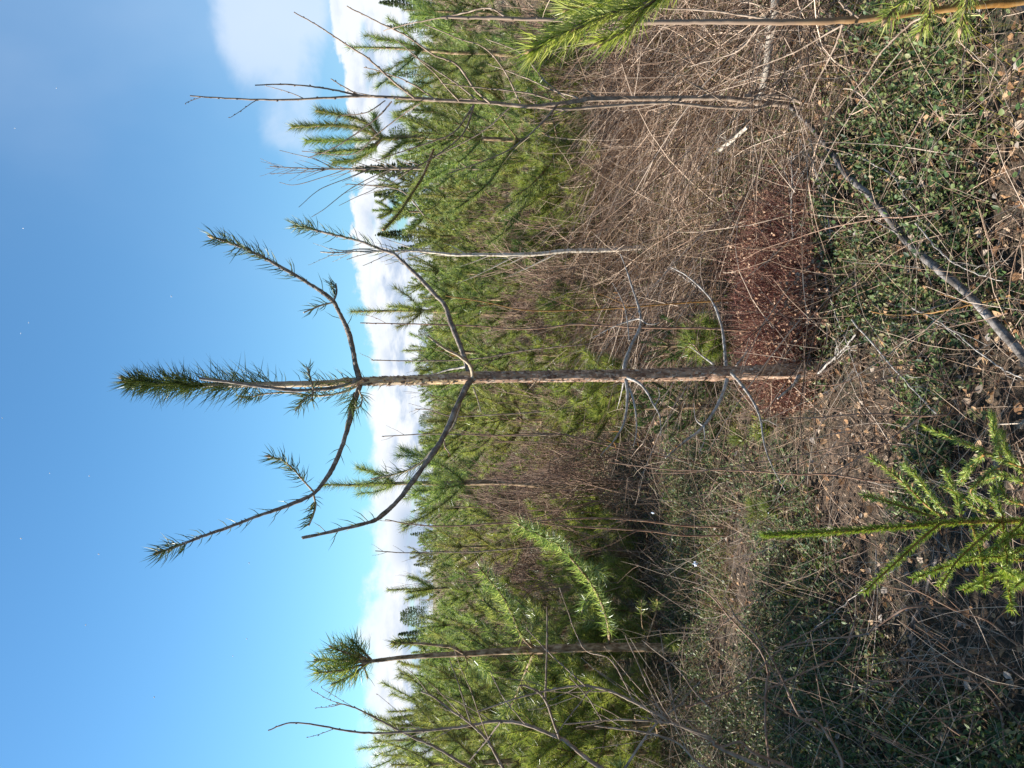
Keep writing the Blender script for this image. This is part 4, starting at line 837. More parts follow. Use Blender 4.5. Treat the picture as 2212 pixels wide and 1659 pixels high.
# arching stems at the bottom edge of the photo
sapling('arching_shrub', 'tangle of smooth grey bare stems arching in from the bottom edge of the photo', 'shrub',
    [(Z7, [(2330, 1590), (2163, 1490), (1870, 1350), (1700, 1262), (1550, 1192), (1400, 1160), (1250, 1172), (1000, 1230), (750, 1312)], 9, 3, 2.3, .2),
     (Z7, [(1700, 1760), (1500, 1659), (1380, 1580), (1270, 1490), (1150, 1440), (1000, 1385), (850, 1375), (700, 1400), (500, 1425), (200, 1445), (0, 1440), (-220, 1400), (-400, 1385), (-530, 1430)], 10, 3, 2.4, .3),
     (Z7, [(1020, 1850), (900, 1659), (800, 1490), (700, 1390), (600, 1320), (480, 1230), (400, 1195)], 7, 3.4, 2.5, .1),
     (Z7, [(900, 1760), (700, 1659), (500, 1540), (300, 1450), (150, 1370), (0, 1295), (-120, 1260)], 7, 2.6, 2.7, .1),
     (Z7, [(2163, 1470), (1960, 1400), (1870, 1380), (1650, 1365), (1500, 1370), (1270, 1392)], 5.5, 3, 2.3, .1),
     (Z7, [(2260, 1700), (2100, 1640), (1950, 1500), (1750, 1440), (1600, 1420), (1450, 1400)], 6, 3.4, 2.2, .1),
     (Z7, [(1600, 1720), (1780, 1450), (1900, 1330), (2000, 1260)], 6, 4, 2.4, 0)], 2.4, 'alder',
    [(Z7, [(1240, 1480), (1150, 1240), (1060, 1170), (1000, 1155)], 6, 4, 2.45, 0), (Z7, [(1155, 1240), (1165, 900), (1165, 680)], 5, 3, 2.5, .2), (Z7, [(1430, 1180), (1330, 1310), (1200, 1480)], 3, 2, 2.4, 0), (Z7, [(880, 1380), (800, 1490), (690, 1620)], 4, 3, 2.45, .1),
     (Z7, [(1400, 1160), (1200, 980), (1040, 810)], 3.4, 2, 2.4, .2), (Z7, [(1700, 1262), (1550, 1000), (1380, 920), (1240, 560)], 3.4, 2, 2.4, .3), (Z7, [(1870, 1340), (1780, 1160), (1640, 850)], 4, 2.4, 2.35, .2), (Z7, [(1960, 1380), (1900, 1100), (1850, 820)], 3.4, 2, 2.3, .2),
     (Z7, [(1030, 1390), (900, 1230), (820, 1070)], 3, 2, 2.45, .2), (Z7, [(700, 1385), (620, 1130), (570, 1000)], 3, 2, 2.5, .1), (Z7, [(1500, 1370), (1420, 1240), (1300, 1100)], 3, 1.8, 2.3, 0), (Z7, [(2163, 1300), (2050, 1180), (1960, 1060), (1740, 880)], 3.4, 2, 2.2, .2)], auto=5, seed=40, tl=.35)
sapling('shaded_shrub', 'bare reddish-grey shrub stems spreading over the shaded lingonberries', 'shrub',
    [(Z6, [(1010, 1850), (950, 1620), (870, 1470), (790, 1370), (690, 1340), (560, 1060), (430, 860), (320, 760), (240, 620)], 8, 3, 2.25, .2),
     (Z6, [(520, 1760), (510, 1640), (485, 1400), (490, 1160), (500, 1080), (450, 940), (300, 780), (140, 600), (45, 555)], 7, 3, 2.4, .2),
     (Z6, [(860, 1780), (640, 1659), (420, 1570), (330, 1500), (200, 1520), (0, 1370)], 8, 4, 2.3, .1),
     (Z6, [(2120, 1780), (1960, 1640), (1930, 1400), (1880, 1260), (1700, 1060), (1620, 860)], 8, 3, 1.9, .1),
     (Z6, [(2200, 1090), (2058, 1080), (1740, 1080), (1480, 1100), (1230, 1130), (1095, 1125)], 6, 3, 1.95, .1),
     (Z6, [(2200, 1050), (2058, 1050), (1700, 1030), (1480, 1015), (1240, 995)], 5.5, 3, 1.95, .1),
     (Z6, [(2200, 1250), (2020, 1260), (1850, 1310), (1640, 1350), (1400, 1362)], 5, 2.5, 1.95, .1),
     (Z6, [(2100, 1610), (1900, 1550), (1700, 1480), (1450, 1290), (1330, 1185)], 5, 2.5, 2.0, .1),
     (Z6, [(1640, 1680), (1500, 1610), (1360, 1560), (1230, 1490), (1050, 1405)], 4.5, 2.5, 2.1, .1),
     (Z6, [(2200, 1040), (2000, 900), (1830, 760), (1620, 690), (1300, 520), (1220, 490)], 5, 2.4, 1.9, 0)], 2.1, 'red_stem',
    [(Z6, [(500, 1180), (650, 1110), (800, 1040), (960, 955), (1020, 800), (1040, 710)], 4.5, 3, 2.35, 0), (Z6, [(390, 1110), (560, 950), (700, 860), (900, 750)], 4, 2.4, 2.4, 0), (Z6, [(0, 1290), (200, 1220), (380, 1110), (400, 950)], 5, 3, 2.6, 0), (Z6, [(430, 1210), (560, 1290), (700, 1360), (830, 1440)], 4, 4, 2.3, 0),
     (Z6, [(1120, 830), (1250, 740), (1370, 680), (1620, 690)], 4.5, 5, 2.1, -.1), (Z6, [(540, 930), (800, 880), (1000, 860), (1120, 840)], 3, 4.5, 2.3, -.15)], auto=3, seed=41, tl=.3)
# thin wands in the middle of the lower right ground
sapling('wand_shrub', 'sparse dark wand-like shrub between the spruce top and the central trunk foot', 'shrub',
    [(Z5, [(2330, 930), (2212, 960), (1950, 1015), (1790, 1040), (1540, 1058), (1300, 1045), (1100, 1050), (850, 1068), (640, 1072)], 7.5, 2.4, 2.1, .2),
     (Z5, [(1545, 1058), (1420, 1150), (1300, 1230), (1120, 1340), (950, 1440)], 4.5, 2.5, 2.15, .1),
     (Z5, [(2330, 1200), (2212, 1225), (1960, 1268), (1750, 1310), (1500, 1265), (1300, 1235), (1120, 1235), (900, 1280), (700, 1322), (300, 1390), (0, 1430), (-250, 1430)], 4.5, 2, 2.15, .4),
     (Z5, [(1900, 1500), (1700, 1480), (1450, 1490), (1200, 1480), (950, 1440), (700, 1440), (450, 1420), (200, 1412), (-100, 1410), (-500, 1360)], 6, 2.6, 2.4, .4),
     (Z5, [(2000, 718), (1800, 722), (1500, 728), (1300, 745), (1000, 850), (850, 860)], 3.4, 2, 2.2, .3),
     (Z5, [(1790, 1040), (1780, 960), (1740, 880), (1620, 810), (1480, 770), (1380, 765)], 3, 2, 2.1, .1)], 2.2, 'red_stem', auto=5, seed=42, tl=.25)
# rough orange-brown wand (browsed) above the log
sapling('rough_stem', 'rough orange-brown dead stem curving over the fallen log', 'dead stem', [(Z4, [(2400, 1060), (2212, 1120), (2000, 1130), (1800, 1190), (1550, 1232), (1400, 1240), (1200, 1275), (1050, 1310), (900, 1360), (720, 1420), (600, 1490)], 5.5, 2.2, 1.9, .9)], 1.9, 'red_stem', auto=0, seed=43)
sapling('knotty_stem', 'rough reddish dead stem between the log end and the heath clump', 'dead stem', [(Z5, [(2330, 180), (2212, 235), (2050, 290), (1800, 345), (1600, 385), (1400, 400), (1250, 385), (1200, 370)], 6, 2.5, 1.85, .5)], 1.9, 'alder_orange', auto=2, seed=44, tl=.15)
# grey dead twigs lying over the ground, each a thing
for i, (lab, Z, pts, w0, w1, lift) in enumerate([
    ('long thin grey dead twig from the heath clump across the dark ground', Z5, [(880, -60), (920, 200), (1010, 470), (1060, 600), (1160, 900)], 5, 2, .05),
    ('straight pale pink-grey twig crossing the ground below the central trunk', Z5, [(1085, 430), (1390, 780), (1630, 1040)], 4, 3, .12),
    ('pale grey twig leaning over the fallen log, nearest its broken foot', Z5, [(1480, 350), (1740, 500), (2020, 720), (2200, 820)], 3, 3.4, .12),
    ('forked pale twig lying just above the fallen log', Z5, [(1500, -200), (1680, 0), (1830, 100), (2070, 180)], 4, 2, .10),
    ('grey twig running beside the fallen log on its shaded side', Z4, [(930, 780), (1000, 900), (1040, 1020), (1090, 1200), (1110, 1370)], 5, 3, .06),
    ('curved grey twig branching off the middle of the fallen log', Z4, [(1150, 875), (1250, 880), (1370, 940), (1460, 990), (1520, 1090), (1620, 1260)], 5, 2.6, .08),
    ('dark forked twig on the ground near the log end', Z4, [(1060, 1110), (1040, 1020), (1070, 920), (1100, 880)], 5, 4, .05),
    ('pale curved stick beneath the central trunk', Z5, [(865, 780), (960, 690), (1040, 610), (1110, 530)], 5, 4, .1),
    ('dark curved root-like stick behind the foreground spruce', Z6, [(1530, 230), (1545, 330), (1490, 470), (1460, 600), (1400, 720), (1350, 860)], 10, 5, .03),
    ('long thin twig crossing diagonally under the foreground spruce', Z6, [(2000, 130), (1840, 40), (1700, -60)], 3, 2, .2),
    ('pale twig against the dark leaves near the shaded corner', Z6, [(780, 810), (920, 700), (1100, 560), (1320, 420)], 2.6, 1.8, .1),
    ('long pale dead stem lying across the dead grass', Z4, [(900, 1340), (890, 1180), (895, 1000), (890, 860)], 4, 3, .1),
    ('slanting pale branch in the dead grass beside the heath clump', Z2, [(1790, 80), (1950, 190), (2060, 290), (2120, 420)], 6, 5, .1),
    ('bleached branch stub behind the central trunk', Z2, [(1165, 800), (1240, 850), (1330, 905)], 11, 8, .25)]):
    rng = np.random.default_rng(700+i)
    pw = []
    for (a_, b_) in pts:
        g = G(*Z(a_, b_)); ds = g[1]*(1-lift/EYE); pw.append(P(*Z(a_, b_), ds))
    pw = np.array(pw); q = curve(pw, 7); q += rng.normal(0, .0015, q.shape); k = q[:, 1]/F*.5
    loc = q[0].copy(); mb = MB(); tube(mb, q-loc, np.linspace(w0, w1, len(q))*k, 6)
    for e in range(7):
        ip = rng.integers(3, len(q)-2); dv = nrm(nrm(q[ip+1]-q[ip])+rng.normal(0, .6, 3)); pp = np.array([q[ip]+dv*s_ for s_ in (0, .04, .09, .13)])-loc+rng.normal(0, .004, (4, 3)); tube(mb, pp, np.array([.6, .45, .35, .2])*w1*k[ip], 4)
    o = mb.obj('dead_twig', M['bark_grey' if i not in (6, 8) else 'log']); o.location = loc; o['label'] = lab; o['category'] = 'twig'; o['group'] = 'dead twigs on the forest floor'

# ------------------------------------------------------------------ fallen logs
def log(name, label, Z, pts, w0, w1, mt, lift, seed):
    rng = np.random.default_rng(seed); pw = []
    for (a_, b_) in pts: g = G(*Z(a_, b_)); pw.append(P(*Z(a_, b_), g[1]*(1-lift/EYE)))
    q = curve(np.array(pw), 16); k = q[:, 1]/F*.5; loc = q[0].copy(); loc[2] = 0
    t = root(name, loc, label, 'fallen log'); f = np.linspace(0, 1, len(q)); r = (w0+(w1-w0)*f)*k*(1+.05*np.sin(f*40)+.12*np.exp(-((f-.42)/.03)**2))
    mb = MB(); tube(mb, q-loc, r, 20, disp=lambda rad, a, p: rad*(1+.14*(vn(np.cos(a)[None]*3+p[:, 1:2]*18, np.sin(a)[None]*3+p[:, 0:1]*18, 1, 3)-.5))); mb.obj('trunk', M[mt], t)
    for e, fi in enumerate((.3, .42, .55, .75)):
        ip = int(fi*len(q)); dv = nrm(np.array([rng.normal(0, .6), rng.normal(0, .4), .9])); mb = MB(); tube(mb, np.array([q[ip]+dv*s_ for s_ in (0, .03, .05+.03*e)])-loc, [r[ip]*.35, r[ip]*.25, r[ip]*.16], 7); mb.obj('branch_stub', M[mt], t)
log('fallen_log', 'dark grey fallen trunk lying diagonally on the ground in the right part of the photo', Z4, [(860, 590), (920, 640), (1000, 720), (1120, 870), (1200, 990), (1330, 1110), (1450, 1250), (1560, 1390), (1700, 1510), (1900, 1680), (2100, 1900), (2212, 2030), (2330, 2180)], 9, 23, 'log', .085, 1)
log('bleached_log', 'short bleached fallen log behind the orange sapling stem at the top edge', Z4, [(800, -80), (795, 80), (765, 250), (745, 420), (700, 600)], 22, 14, 'pale_wood', .14, 2)
log('rotten_branch', 'thin pale fallen branch half buried in dead grass', Z4, [(480, 850), (560, 790), (640, 720)], 11, 8, 'pale_wood', .16, 3)

# stumps
def stump(X, Y, w, h, label, seed):
    g = G(X, Y); rng = np.random.default_rng(seed); r = w*.5/F*g[1]; t = root('broken_stump', g, label, 'tree stump'); n_ = 20; a = np.arange(n_)*2*PI/n_
    mb = MB(); zz = np.linspace(-.05, 1, 9); V = []
    for z in zz: V.append(np.stack([np.cos(a)*r*(1.25-.3*z), np.sin(a)*r*(1.25-.3*z), np.full(n_, z*h)], 1)*np.column_stack([1+.1*rng.random(n_)]*2+[np.ones(n_)]))
    V[-1][:, 2] += rng.uniform(-.25, .35, n_)*h; V.append(V[-1]*np.array([.55, .55, 1])+np.array([0, 0, -.25*h])*1.0)
    V = np.concatenate(V); i = np.arange(9)[:, None]*n_; j = np.arange(n_)[None]; mb.add(V, np.stack([i+j, i+(j+1) % n_, i+(j+1) % n_+n_, i+j+n_], -1).reshape(-1, 4)); mb.obj('stump_wood', M['bark_mid'], t)
stump(1232, 600, 46, .38, 'dark broken stump standing in the undergrowth behind the pale birch stem', 1)
stump(1345, 1500, 40, .3, 'low rotten stump in shade beneath the pines at the bottom edge', 2)
stump(1290, 1455, 44, .42, 'splintered reddish-brown stump right behind the tufted pine trunk', 3)

# ------------------------------------------------------------------ foreground spruce top
DS = 1.7; bs_ = P(2300, 1118, DS); bs_[2] = 0
fsp = root('foreground_spruce', bs_, 'small yellow-green spruce top in the foreground at the lower right of the photo', 'spruce tree')
prs = lambda w: w*.5/F*DS; ks = dict(origin=bs_, nl=.0165, nw=.0019, mode=1, nmat='spruce', bud=False, sides=6)
limb(fsp, trace(Z6, [(2600, 150), (2300, 152), (2058, 157), (1850, 158), (1590, 168), (1400, 185), (1200, 200), (1000, 215), (800, 228), (600, 238), (480, 242)], DS, 0), prs(11), prs(5), 'alder_orange', [(0, .45, 3000, 1.1), (.45, 1, 4200, 1.25, None, 34)], seed=200, name='trunk', **ks)
SB = [(Z6, [(1560, 165), (1450, 250), (1300, 390), (1190, 490), (1085, 590)], -.1), (Z5, [(1680, 1720), (1570, 1640), (1450, 1520), (1330, 1420), (1205, 1330)], .1), (Z5, [(1720, 1700), (1620, 1610), (1530, 1480), (1425, 1378)], .25), (Z6, [(1500, 130), (1350, 80), (1200, 30), (1080, 0)], -.02),
      (Z6, [(1920, 165), (1800, 260), (1650, 400), (1545, 560)], -.2), (Z6, [(1930, 170), (1950, 330), (1960, 520), (1985, 700)], -.25), (Z6, [(2058, 390), (1850, 385), (1600, 430), (1380, 510)], -.15), (Z6, [(2058, 470), (1900, 490), (1780, 540), (1690, 575)], -.2), (Z6, [(2200, 330), (2058, 330), (1950, 370), (1740, 380)], -.1),
      (Z6, [(1740, 180), (1780, 300), (1810, 440), (1820, 570)], -.15), (Z6, [(2058, 160), (1960, 250), (1850, 350)], -.1), (Z5, [(2212, 1400), (2050, 1340), (1850, 1250), (1700, 1190), (1560, 1130)], .25), (Z5, [(2060, 1330), (2030, 1230), (2010, 1130), (2000, 1040)], .25), (Z5, [(1950, 1310), (1850, 1400), (1800, 1490)], .2),
      (Z5, [(2212, 1430), (2140, 1360), (2080, 1250), (2060, 1150)], .3), (Z5, [(2212, 1500), (2080, 1450), (1950, 1480)], .2), (Z5, [(2060, 1400), (1980, 1430), (1860, 1560), (2000, 1640)], .1), (Z6, [(1850, 130), (1740, 60), (1640, -20), (1560, -60)], .1), (Z5, [(2212, 1640), (2100, 1600), (2040, 1500)], .1), (Z6, [(1930, 140), (1900, 60), (1870, -40)], .1),
      (Z5, [(2000, 1659), (1930, 1610), (1870, 1590)], .1), (Z6, [(2150, 560), (2058, 530), (1920, 440)], -.3), (Z6, [(2120, 250), (2000, 240), (1900, 300)], -.1), (Z6, [(2300, 480), (2130, 460), (2000, 560)], -.3), (Z5, [(1800, 1720), (1760, 1560), (1690, 1410)], .15)]
for i, (Z, pts, dd) in enumerate(SB): limb(fsp, trace(Z, pts, DS, dd), prs(6), prs(3.6), 'alder_orange', [(0.03, 1, 1500, 1.1, None, 56)], seed=201+i, **ks)

# near pine boughs reaching in over the top edge
DN = 1.45; b3 = P(2212, -260, DN); b3[2] = 0
np_ = root('edge_pine', b3, 'pine standing just beyond the top edge, its long-needled bright shoots reaching into the photo', 'pine tree')
kn = dict(origin=b3, nmat='needle_bright', mode=1, nw=.0023, sides=7)
mb = MB(); tube(mb, curve(np.array([P(2300, -260, DN)*[1, 1, 0], P(1800, -250, DN), P(1200, -240, DN), P(700, -230, DN)]), 6)-b3, np.linspace(.022, .012, 19), 12); mb.obj('trunk', M['bark_mid'], np_)
limb(np_, trace(I_, [(1620, -250), (1560, -150), (1480, -50), (1400, 8), (1320, 30), (1240, 62), (1150, 106)], DN, -.05), .009, .0032, 'bark_mid', [(.42, 1, 1615, 1.05, None, 32)], seed=230, nl=.066, **kn)
limb(np_, trace(I_, [(1400, 8), (1360, 60), (1300, 90)], DN, -.03), .004, .003, 'bark_mid', [(.1, 1, 1190, 1.05, None, 32)], seed=231, nl=.06, **kn)
limb(np_, trace(I_, [(1420, -30), (1330, 0), (1230, 20)], DN+.03, .03), .004, .003, 'bark_mid', [(.1, 1, 1445, 1.05, None, 34)], seed=232, nl=.064, **kn)
limb(np_, trace(I_, [(2150, -240), (2080, -120), (2010, -40), (1950, 0), (1915, 40)], DN+.1, 0), .007, .003, 'bark_mid', [(.5, 1, 952, 1.05, None, 40)], seed=233, nl=.055, **kn)
limb(np_, trace(I_, [(2080, -120), (2090, -20), (2075, 60)], DN+.12, 0), .005, .003, 'bark_mid', [(.3, 1, 952, 1.05, None, 40)], seed=234, nl=.055, **kn)
limb(np_, trace(I_, [(2010, -40), (2010, 20), (1990, 70)], DN+.12, 0), .004, .003, 'bark_mid', [(.2, 1, 816, 1.05, None, 40)], seed=235, nl=.05, **kn)

# small needle tufts on the ground: pine seedlings in the open
for i, (Xb, Y, lab) in enumerate([(1700, 925, 'bright star-shaped pine seedling on the leaf litter below the third dead branch'), (1640, 950, 'dull grey-green pine seedling just above the star-shaped one'), (1670, 1105, 'small dark green pine seedling between thin red stems'), (1640, 740, 'bright little pine seedling tucked behind the central trunk foot'), (1450, 1385, 'star-like pine seedling by the foot of the tufted pine'), (1700, 1108, 'tiny dark seedling beside the thin red stem, nearest the spruce tip')]):
    g = G(Xb, Y); t = root('pine_seedling', g, lab, 'seedling', 'pine seedlings on the forest floor'); rng = np.random.default_rng(800+i); mb = MB(); H = [.14, .12, .11, .2, .12, .1][i]
    tube(mb, np.array([[0, 0, -.02], [.01, 0, H*.5], [0, 0, H]]), [.003, .003, .002], 6); st = mb.obj('stem', M['bark_mid'], t); mb = MB()
    A = [np.array([0, 0, H*.4])]; B = [np.array([0, 0, H])]
    for e in range(3): a = rng.uniform(0, 6.28); A.append(np.array([0, 0, H*.6])); B.append(np.array([math.cos(a)*.05, math.sin(a)*.05, H*.95]))
    brush(mb, A, B, [110]*4, .05, 50, .0022, 1, rng); mb.obj('needles', M['needle_near' if i in (0, 3, 4) else 'needle'], st, smooth=False, kind='stuff')

# ------------------------------------------------------------------ ground cover
rng = np.random.default_rng(2024)
def scatter(n, y0, y1, margin=.25, power=1.0):
    y = y0+(y1-y0)*rng.random(n)**power; x = (rng.random(n)*2-1)*(y*.52+margin); return x, y
def leaves(mb, c, d, n_, L, W, m=0, fold=.25, lod=True):
    """folded oval leaves: 6 vertices, 4 triangles"""
    s = nrm(np.cross(d, n_)); L = L[:, None]; W = W[:, None]
    V = np.stack([c, c+d*L*.33+s*W+n_*W*fold, c+d*L*.72+s*W*.75+n_*W*fold, c+d*L, c+d*L*.72-s*W*.75+n_*W*fold, c+d*L*.33-s*W+n_*W*fold], 1)
    near = c[:, 1] < 3.1 if lod else np.ones(len(c), bool)
    k = near.sum(); o = (np.arange(k)*6)[:, None, None]
    if k: mb.add(V[near], (o+np.array([[0, 1, 2, 3], [0, 3, 4, 5]])[None]).reshape(-1, 4), m)
    k = (~near).sum(); Vf = V[~near]
    if k: mb.add(np.stack([Vf[:, 0], (Vf[:, 1]+Vf[:, 2])/2, Vf[:, 3], (Vf[:, 4]+Vf[:, 5])/2], 1), (np.arange(k)*4)[:, None]+np.arange(4)[None], m)
def in_dead_grass(x, y):
    """how much of the brown tangle covers a spot (0..1)"""
    k = np.clip((y-2.55-.5*np.clip(1.2-x, 0, 2))/.35, 0, 1)*np.clip((x+.05)/.3, 0, 1)
    return k
_la, _lb = G(1690, 225)[:2], G(2290, 860)[:2]; _hc = G(1700, 650)[:2]
def clear_of(x, y, rl=.10, rh=.30):
    t = np.clip(((x-_la[0])*(_lb[0]-_la[0])+(y-_la[1])*(_lb[1]-_la[1]))/np.sum((_lb-_la)**2), 0, 1)
    dl = np.hypot(x-_la[0]-t*(_lb[0]-_la[0]), y-_la[1]-t*(_lb[1]-_la[1]))
    return (dl > rl)&(np.hypot(x-_hc[0], (y-_hc[1])) > rh)
def sprigs(n, y0, y1, nl_, hgt, Ls, mt, name, power=1.0, patch=.42, oo=0, gap=1.0):
    x, y = scatter(n, y0, y1, power=power); cov = fbm(x, y, 1.5, 7+oo)
    keep = clear_of(x, y-.02, .035, .12)&(cov > patch+.12*in_dead_grass(x, y)*gap+rng.normal(0, .035, n))&~((in_dead_grass(x, y) > .6)&(rng.random(n) < .75)&(y < 7)); x, y = x[keep], y[keep]; N = len(x)
    b = np.stack([x, y, gz(x, y)], 1); up = nrm(np.stack([rng.normal(0, .35, N), rng.normal(0, .35, N), np.ones(N)], 1)); h = hgt*rng.uniform(.4, 1.25, N)
    mb = MB(); strands(mb, b, up, h, .0012 if y0 < 5 else .002, 2, .1, 3, rng, m=1)
    idx = np.repeat(np.arange(N), nl_); k = np.tile(np.arange(nl_), N); f = (k+1)/nl_
    f = .2+.8*f; c = b[idx]+up[idx]*(h[idx]*f)[:, None]; az = k*2.4+rng.uniform(0, 6.28, N)[idx]+rng.normal(0, .3, len(idx)); el = rng.normal(.35, .35, len(idx))+.4*(f > .9)
    d = np.stack([np.cos(az)*np.cos(el), np.sin(az)*np.cos(el), np.sin(el)], 1); nn = nrm(np.array([0, 0, 1.])-d*d[:, 2:3]+rng.normal(0, .3, (len(idx), 3)))
    L = Ls*rng.uniform(.6, 1.15, len(idx)); leaves(mb, c, d, nn, L, L*.27)
    return mb.obj(name, [M[mt], M['twig']], smooth=True, kind='stuff')
sprigs(16500, 1.75, 5.0, 9, .085, .021, 'leaf', 'lingonberry_cover', .95, patch=.36)
sprigs(9000, 4.8, 13, 7, .10, .030, 'leaf_far', 'lingonberry_cover', .8, patch=.36, oo=2)
# broad bright leaves in the sunny corner
x = rng.uniform(.55, 1.35, 420)*1.0; y = rng.uniform(1.75, 2.9, 420); b = np.stack([x, y, gz(x, y)+rng.uniform(.04, .12, 420)], 1); az = rng.uniform(0, 6.28, 420); d = nrm(np.stack([np.cos(az), np.sin(az), rng.normal(.3, .3, 420)], 1)); L = rng.uniform(.012, .022, 420)
mb = MB(); leaves(mb, b, d, nrm(np.array([0, 0, 1.])+rng.normal(0, .3, (420, 3))), L, L*.36, fold=.15); mb.obj('bilberry_leaves', M['leaf_far'], kind='stuff')
# moss and green-gold bilberry stems
x, y = scatter(26000, 1.8, 11, power=.9); kp = fbm(x, y, 1.2, 21) > .52; x, y = x[kp], y[kp]; N = len(x); mb = MB()
strands(mb, np.stack([x, y, gz(x, y)], 1), np.stack([rng.normal(0, .45, N), rng.normal(0, .45, N), np.ones(N)], 1), rng.uniform(.05, .17, N), np.maximum(.0009, y*.00022), 3, .4, 2, rng, m=0, kink=.1); mb.obj('bilberry_stems', M['moss'], kind='stuff')
# fallen leaves
x, y = scatter(8200, 1.75, 8, power=1.2); N = len(x); az = rng.uniform(0, 6.28, N); d = nrm(np.stack([np.cos(az), np.sin(az), rng.normal(0, .35, N)], 1)); L = rng.uniform(.014, .036, N); mb = MB()
leaves(mb, np.stack([x, y, gz(x, y)+rng.uniform(.005, .05, N)], 1), d, nrm(np.array([0, 0, 1.])+rng.normal(0, .55, (N, 3))), L, L*.38, fold=.45); mb.obj('fallen_leaves', M['litter'], smooth=False, kind='stuff')
# fallen needles and bits of dead grass
x, y = scatter(22000, 1.8, 7.5, power=1.0); N = len(x); az = rng.uniform(0, 6.28, N); mb = MB()
strands(mb, np.stack([x, y, gz(x, y)+rng.uniform(.004, .04, N)], 1), np.stack([np.cos(az), np.sin(az), rng.normal(.1, .3, N)], 1), rng.uniform(.04, .13, N), np.maximum(.0007, y*.0002), 2, .5, 2, rng); mb.obj('needle_litter', M['grass'], kind='stuff')
# dead twigs nobody could count
x, y = scatter(2700, 1.75, 9, power=1.0); N = len(x); az = rng.uniform(0, 6.28, N); mb = MB()
strands(mb, np.stack([x, y, gz(x, y)+rng.uniform(.01, .10, N)], 1), np.stack([np.cos(az), np.sin(az), rng.normal(.12, .25, N)], 1), rng.uniform(.12, .6, N), rng.uniform(.0008, .0024, N), 5, .5, 3, rng, kink=.09, floor=True); mb.obj('twig_litter', M['twig'], kind='stuff')
# the brown tangle of dead grass and stems
n = 15500; x = rng.uniform(-.3, 4.6, n); y = rng.uniform(2.3, 8.5, n); kp = (in_dead_grass(x, y) > rng.random(n)*.9+.05)&(x < y*.55+.3)&(fbm(x, y, 1.9, 31) > .42)&clear_of(x, y, .06, .24); x, y = x[kp], y[kp]; N = len(x); mb = MB()
lean = np.stack([rng.normal(-.45, .5, N), rng.normal(-.25, .5, N), rng.uniform(.15, 1.0, N)], 1)
strands(mb, np.stack([x, y, gz(x, y)], 1), lean, rng.uniform(.2, .7, N), (.0011+.0028*rng.random(N)**2)*np.clip(y/4, .9, 1.5), 6, .7, 2, rng, droop=.95, floor=True, kink=.07)
# long stems that have leaned over together, root beside the forked sapling
n = 2400; x = rng.uniform(.3, 3.4, n); y = rng.uniform(2.7, 6.2, n); kp = (x < y*.55+.3)&(fbm(x, y, 2.2, 35) > .42)&clear_of(x, y, .2, .34)&clear_of(x-.25, y, .12, .3); x, y = x[kp], y[kp]; N = len(x)
pt = strands(mb, np.stack([x, y, gz(x, y)], 1), np.stack([rng.normal(-.55, .28, N), rng.normal(-.1, .35, N), rng.uniform(.5, 1.0, N)], 1), rng.uniform(.45, 1.15, N), rng.uniform(.0017, .0040, N), 6, .35, 4, rng, droop=.75, floor=True, kink=.03)
idx = np.repeat(np.arange(N), 6); k = rng.integers(2, 7, len(idx)); strands(mb, pt[idx, k], nrm(pt[idx, k]-pt[idx, k-1])+rng.normal(0, .45, (len(idx), 3)), rng.uniform(.08, .35, len(idx)), rng.uniform(.0007, .0015, len(idx)), 4, .35, 2, rng, kink=.06, floor=True)
mb.obj('dead_grass', M['grass'], kind='stuff')
# same, thin, everywhere else
x, y = scatter(9500, 1.75, 11, power=1.0); N = len(x); mb = MB(); strands(mb, np.stack([x, y, gz(x, y)], 1), np.stack([rng.normal(0, .6, N), rng.normal(0, .6, N), np.ones(N)*.8], 1), rng.uniform(.15, .5, N), np.maximum(.001, y*.00022), 5, .6, 2, rng, droop=.6, floor=True, kink=.06); mb.obj('dead_grass', M['grass'], kind='stuff')
# thin branching dead stems standing over the ground cover
n = 420; y = rng.uniform(2.0, 7.5, n); x = rng.uniform(-1, .25, n)*(y*.52+.2); kp = fbm(x, y, 1.3, 41) > .42; x, y = x[kp], y[kp]; N = len(x); mb = MB()
pt = strands(mb, np.stack([x, y, gz(x, y)], 1), np.stack([rng.normal(0, .5, N), rng.normal(0, .5, N), np.ones(N)*.8], 1), rng.uniform(.2, .75, N), rng.uniform(.0010, .0020, N), 6, .4, 3, rng, droop=.4, floor=True, kink=.06)
idx = np.repeat(np.arange(N), 5); k = rng.integers(2, 6, len(idx)); strands(mb, pt[idx, k], nrm(pt[idx, k]-pt[idx, k-1])+rng.normal(0, .5, (len(idx), 3)), rng.uniform(.06, .28, len(idx)), rng.uniform(.0006, .0012, len(idx)), 4, .35, 2, rng, kink=.06, floor=True)
mb.obj('dead_undergrowth', M['twig'], kind='stuff')
# far ground of the clearing: rough tussocks
x, y = scatter(19000, 8, 36, 1, .8); N = len(x); mb = MB(); strands(mb, np.stack([x, y, gz(x, y)], 1), np.stack([rng.normal(0, .5, N), rng.normal(0, .5, N), np.ones(N)], 1), rng.uniform(.2, .7, N), y*.00028, 3, .5, 2, rng, droop=.3); mb.obj('clearing_undergrowth', M['grass'], kind='stuff')

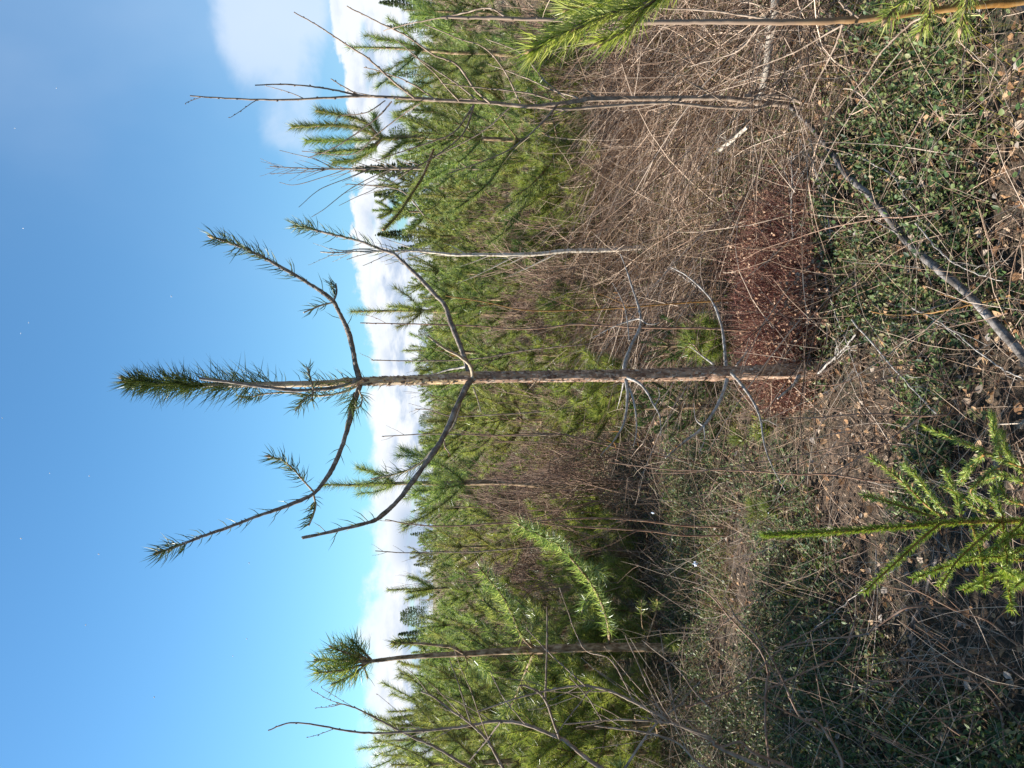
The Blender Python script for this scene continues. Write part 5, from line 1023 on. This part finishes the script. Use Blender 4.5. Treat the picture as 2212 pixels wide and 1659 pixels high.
# red heath clump at the foot of the central pine
g = G(1690, 640); hc = root('red_heath_clump', g, 'dark red wiry heather clump with dry brown seed heads beside the central trunk foot', 'heather'); rng = np.random.default_rng(55)
for k, (cx, cy, rr_, n) in enumerate([(1720, 590, .34, 1100), (1715, 690, .34, 1100), (1745, 770, .2, 500), (1665, 550, .24, 240), (1780, 640, .16, 180)]):
    c = G(cx, cy)-g; a = rng.uniform(0, 6.28, n); r = rr_*rng.random(n)**.8*1.1; b = np.stack([c[0]+r*np.cos(a)*1.1, c[1]+r*np.sin(a)*.8, np.zeros(n)], 1)
    b[:, 2] = gz(b[:, 0]+g[0], b[:, 1]+g[1]); mb = MB(); h = rng.uniform(.14, .33, n)*(1.1-.5*r/rr_)
    pt = strands(mb, b, np.stack([np.cos(a)*r*1.2+rng.normal(0, .2, n), np.sin(a)*r*1.2+rng.normal(0, .2, n), np.ones(n)], 1), h, 0.0012, 4, .3, 2, rng, kink=.08)
    idx = np.repeat(np.arange(n), 3); s_ = pt[idx, rng.integers(1, 4, len(idx))]; strands(mb, s_, np.stack([rng.normal(0, .5, len(idx)), rng.normal(0, .5, len(idx)), np.ones(len(idx))], 1), rng.uniform(.03, .09, len(idx)), .001, 2, .3, 2, rng)
    mb.obj('twigs', M['red_heath'], hc, kind='stuff')
    mb = MB(); m_ = 7000; s_ = pt[rng.integers(0, n, m_), rng.integers(0, 4, m_)]; d = nrm(rng.normal(size=(m_, 3))); L = rng.uniform(.005, .013, m_); leaves(mb, s_, d, nrm(rng.normal(size=(m_, 3))), L, L*.5); mb.obj('seed_heads', M['heath_seed'], hc, kind='stuff', smooth=False)

# ------------------------------------------------------------------ trees standing outside the picture on the sunny side (they shade the near ground)
for i, (x, y, k, sc) in enumerate([(-2.55, 2.75, 0, .95), (-3.0, 3.6, 2, 1.0), (-3.6, 2.6, 1, 1.0), (-2.9, 2.1, 4, .75), (3.6, 2.8, 2, .8)]):
    copy_thing(protos[k][0], (x, y, 0), i*1.1, sc, 'young pine standing outside the view, '+['nearest the foreground spruce', 'behind the nearest one', 'farthest to the sunny side', 'smallest, closest to the viewer', 'beyond the top edge'][i])
# drifting snowflakes
rng = np.random.default_rng(3)
fl = [(1410, 1108, 1.0, 8), (1502, 1218, 1.0, 13), (1660, 1108, 1.6, 3), (185, 1350, 3, 4), (45, 1163, 3, 4), (213, 1197, 3, 4), (333, 1506, 3, 4), (193, 1028, 3, 3), (107, 1022, 3, 3), (538, 1216, 3, 3.5), (370, 640, 3, 4), (122, 190, 3, 3), (32, 277, 3, 3), (50, 493, 3, 3), (45, 720, 3, 3), (62, 697, 3, 2.5), (5, 903, 3, 3), (503, 1417, 3, 3), (533, 1380, 3, 3)]
for i, (X, Y, ds, w_) in enumerate(fl):
    p = P(X, Y, ds); r = w_*.5/F*ds; mb = MB()
    for e in range(9):
        dv = nrm(rng.normal(size=3)); tube(mb, np.array([-dv*r, dv*0, dv*r])*rng.uniform(.6, 1), [r*.12, r*.3, r*.1], 4)
    o = mb.obj('snowflake', M['snow']); o.location = p; o['category'] = 'snowflake'; o['group'] = 'snowflakes drifting in the air'
    o['label'] = 'larger soft white snowflake drifting before the dark undergrowth' if i == 1 else ('white snowflake drifting in front of the thin red stems' if i == 0 else ('tiny snowflake drifting before the spruce tip' if i == 2 else 'tiny white snowflake drifting in front of the blue sky'))
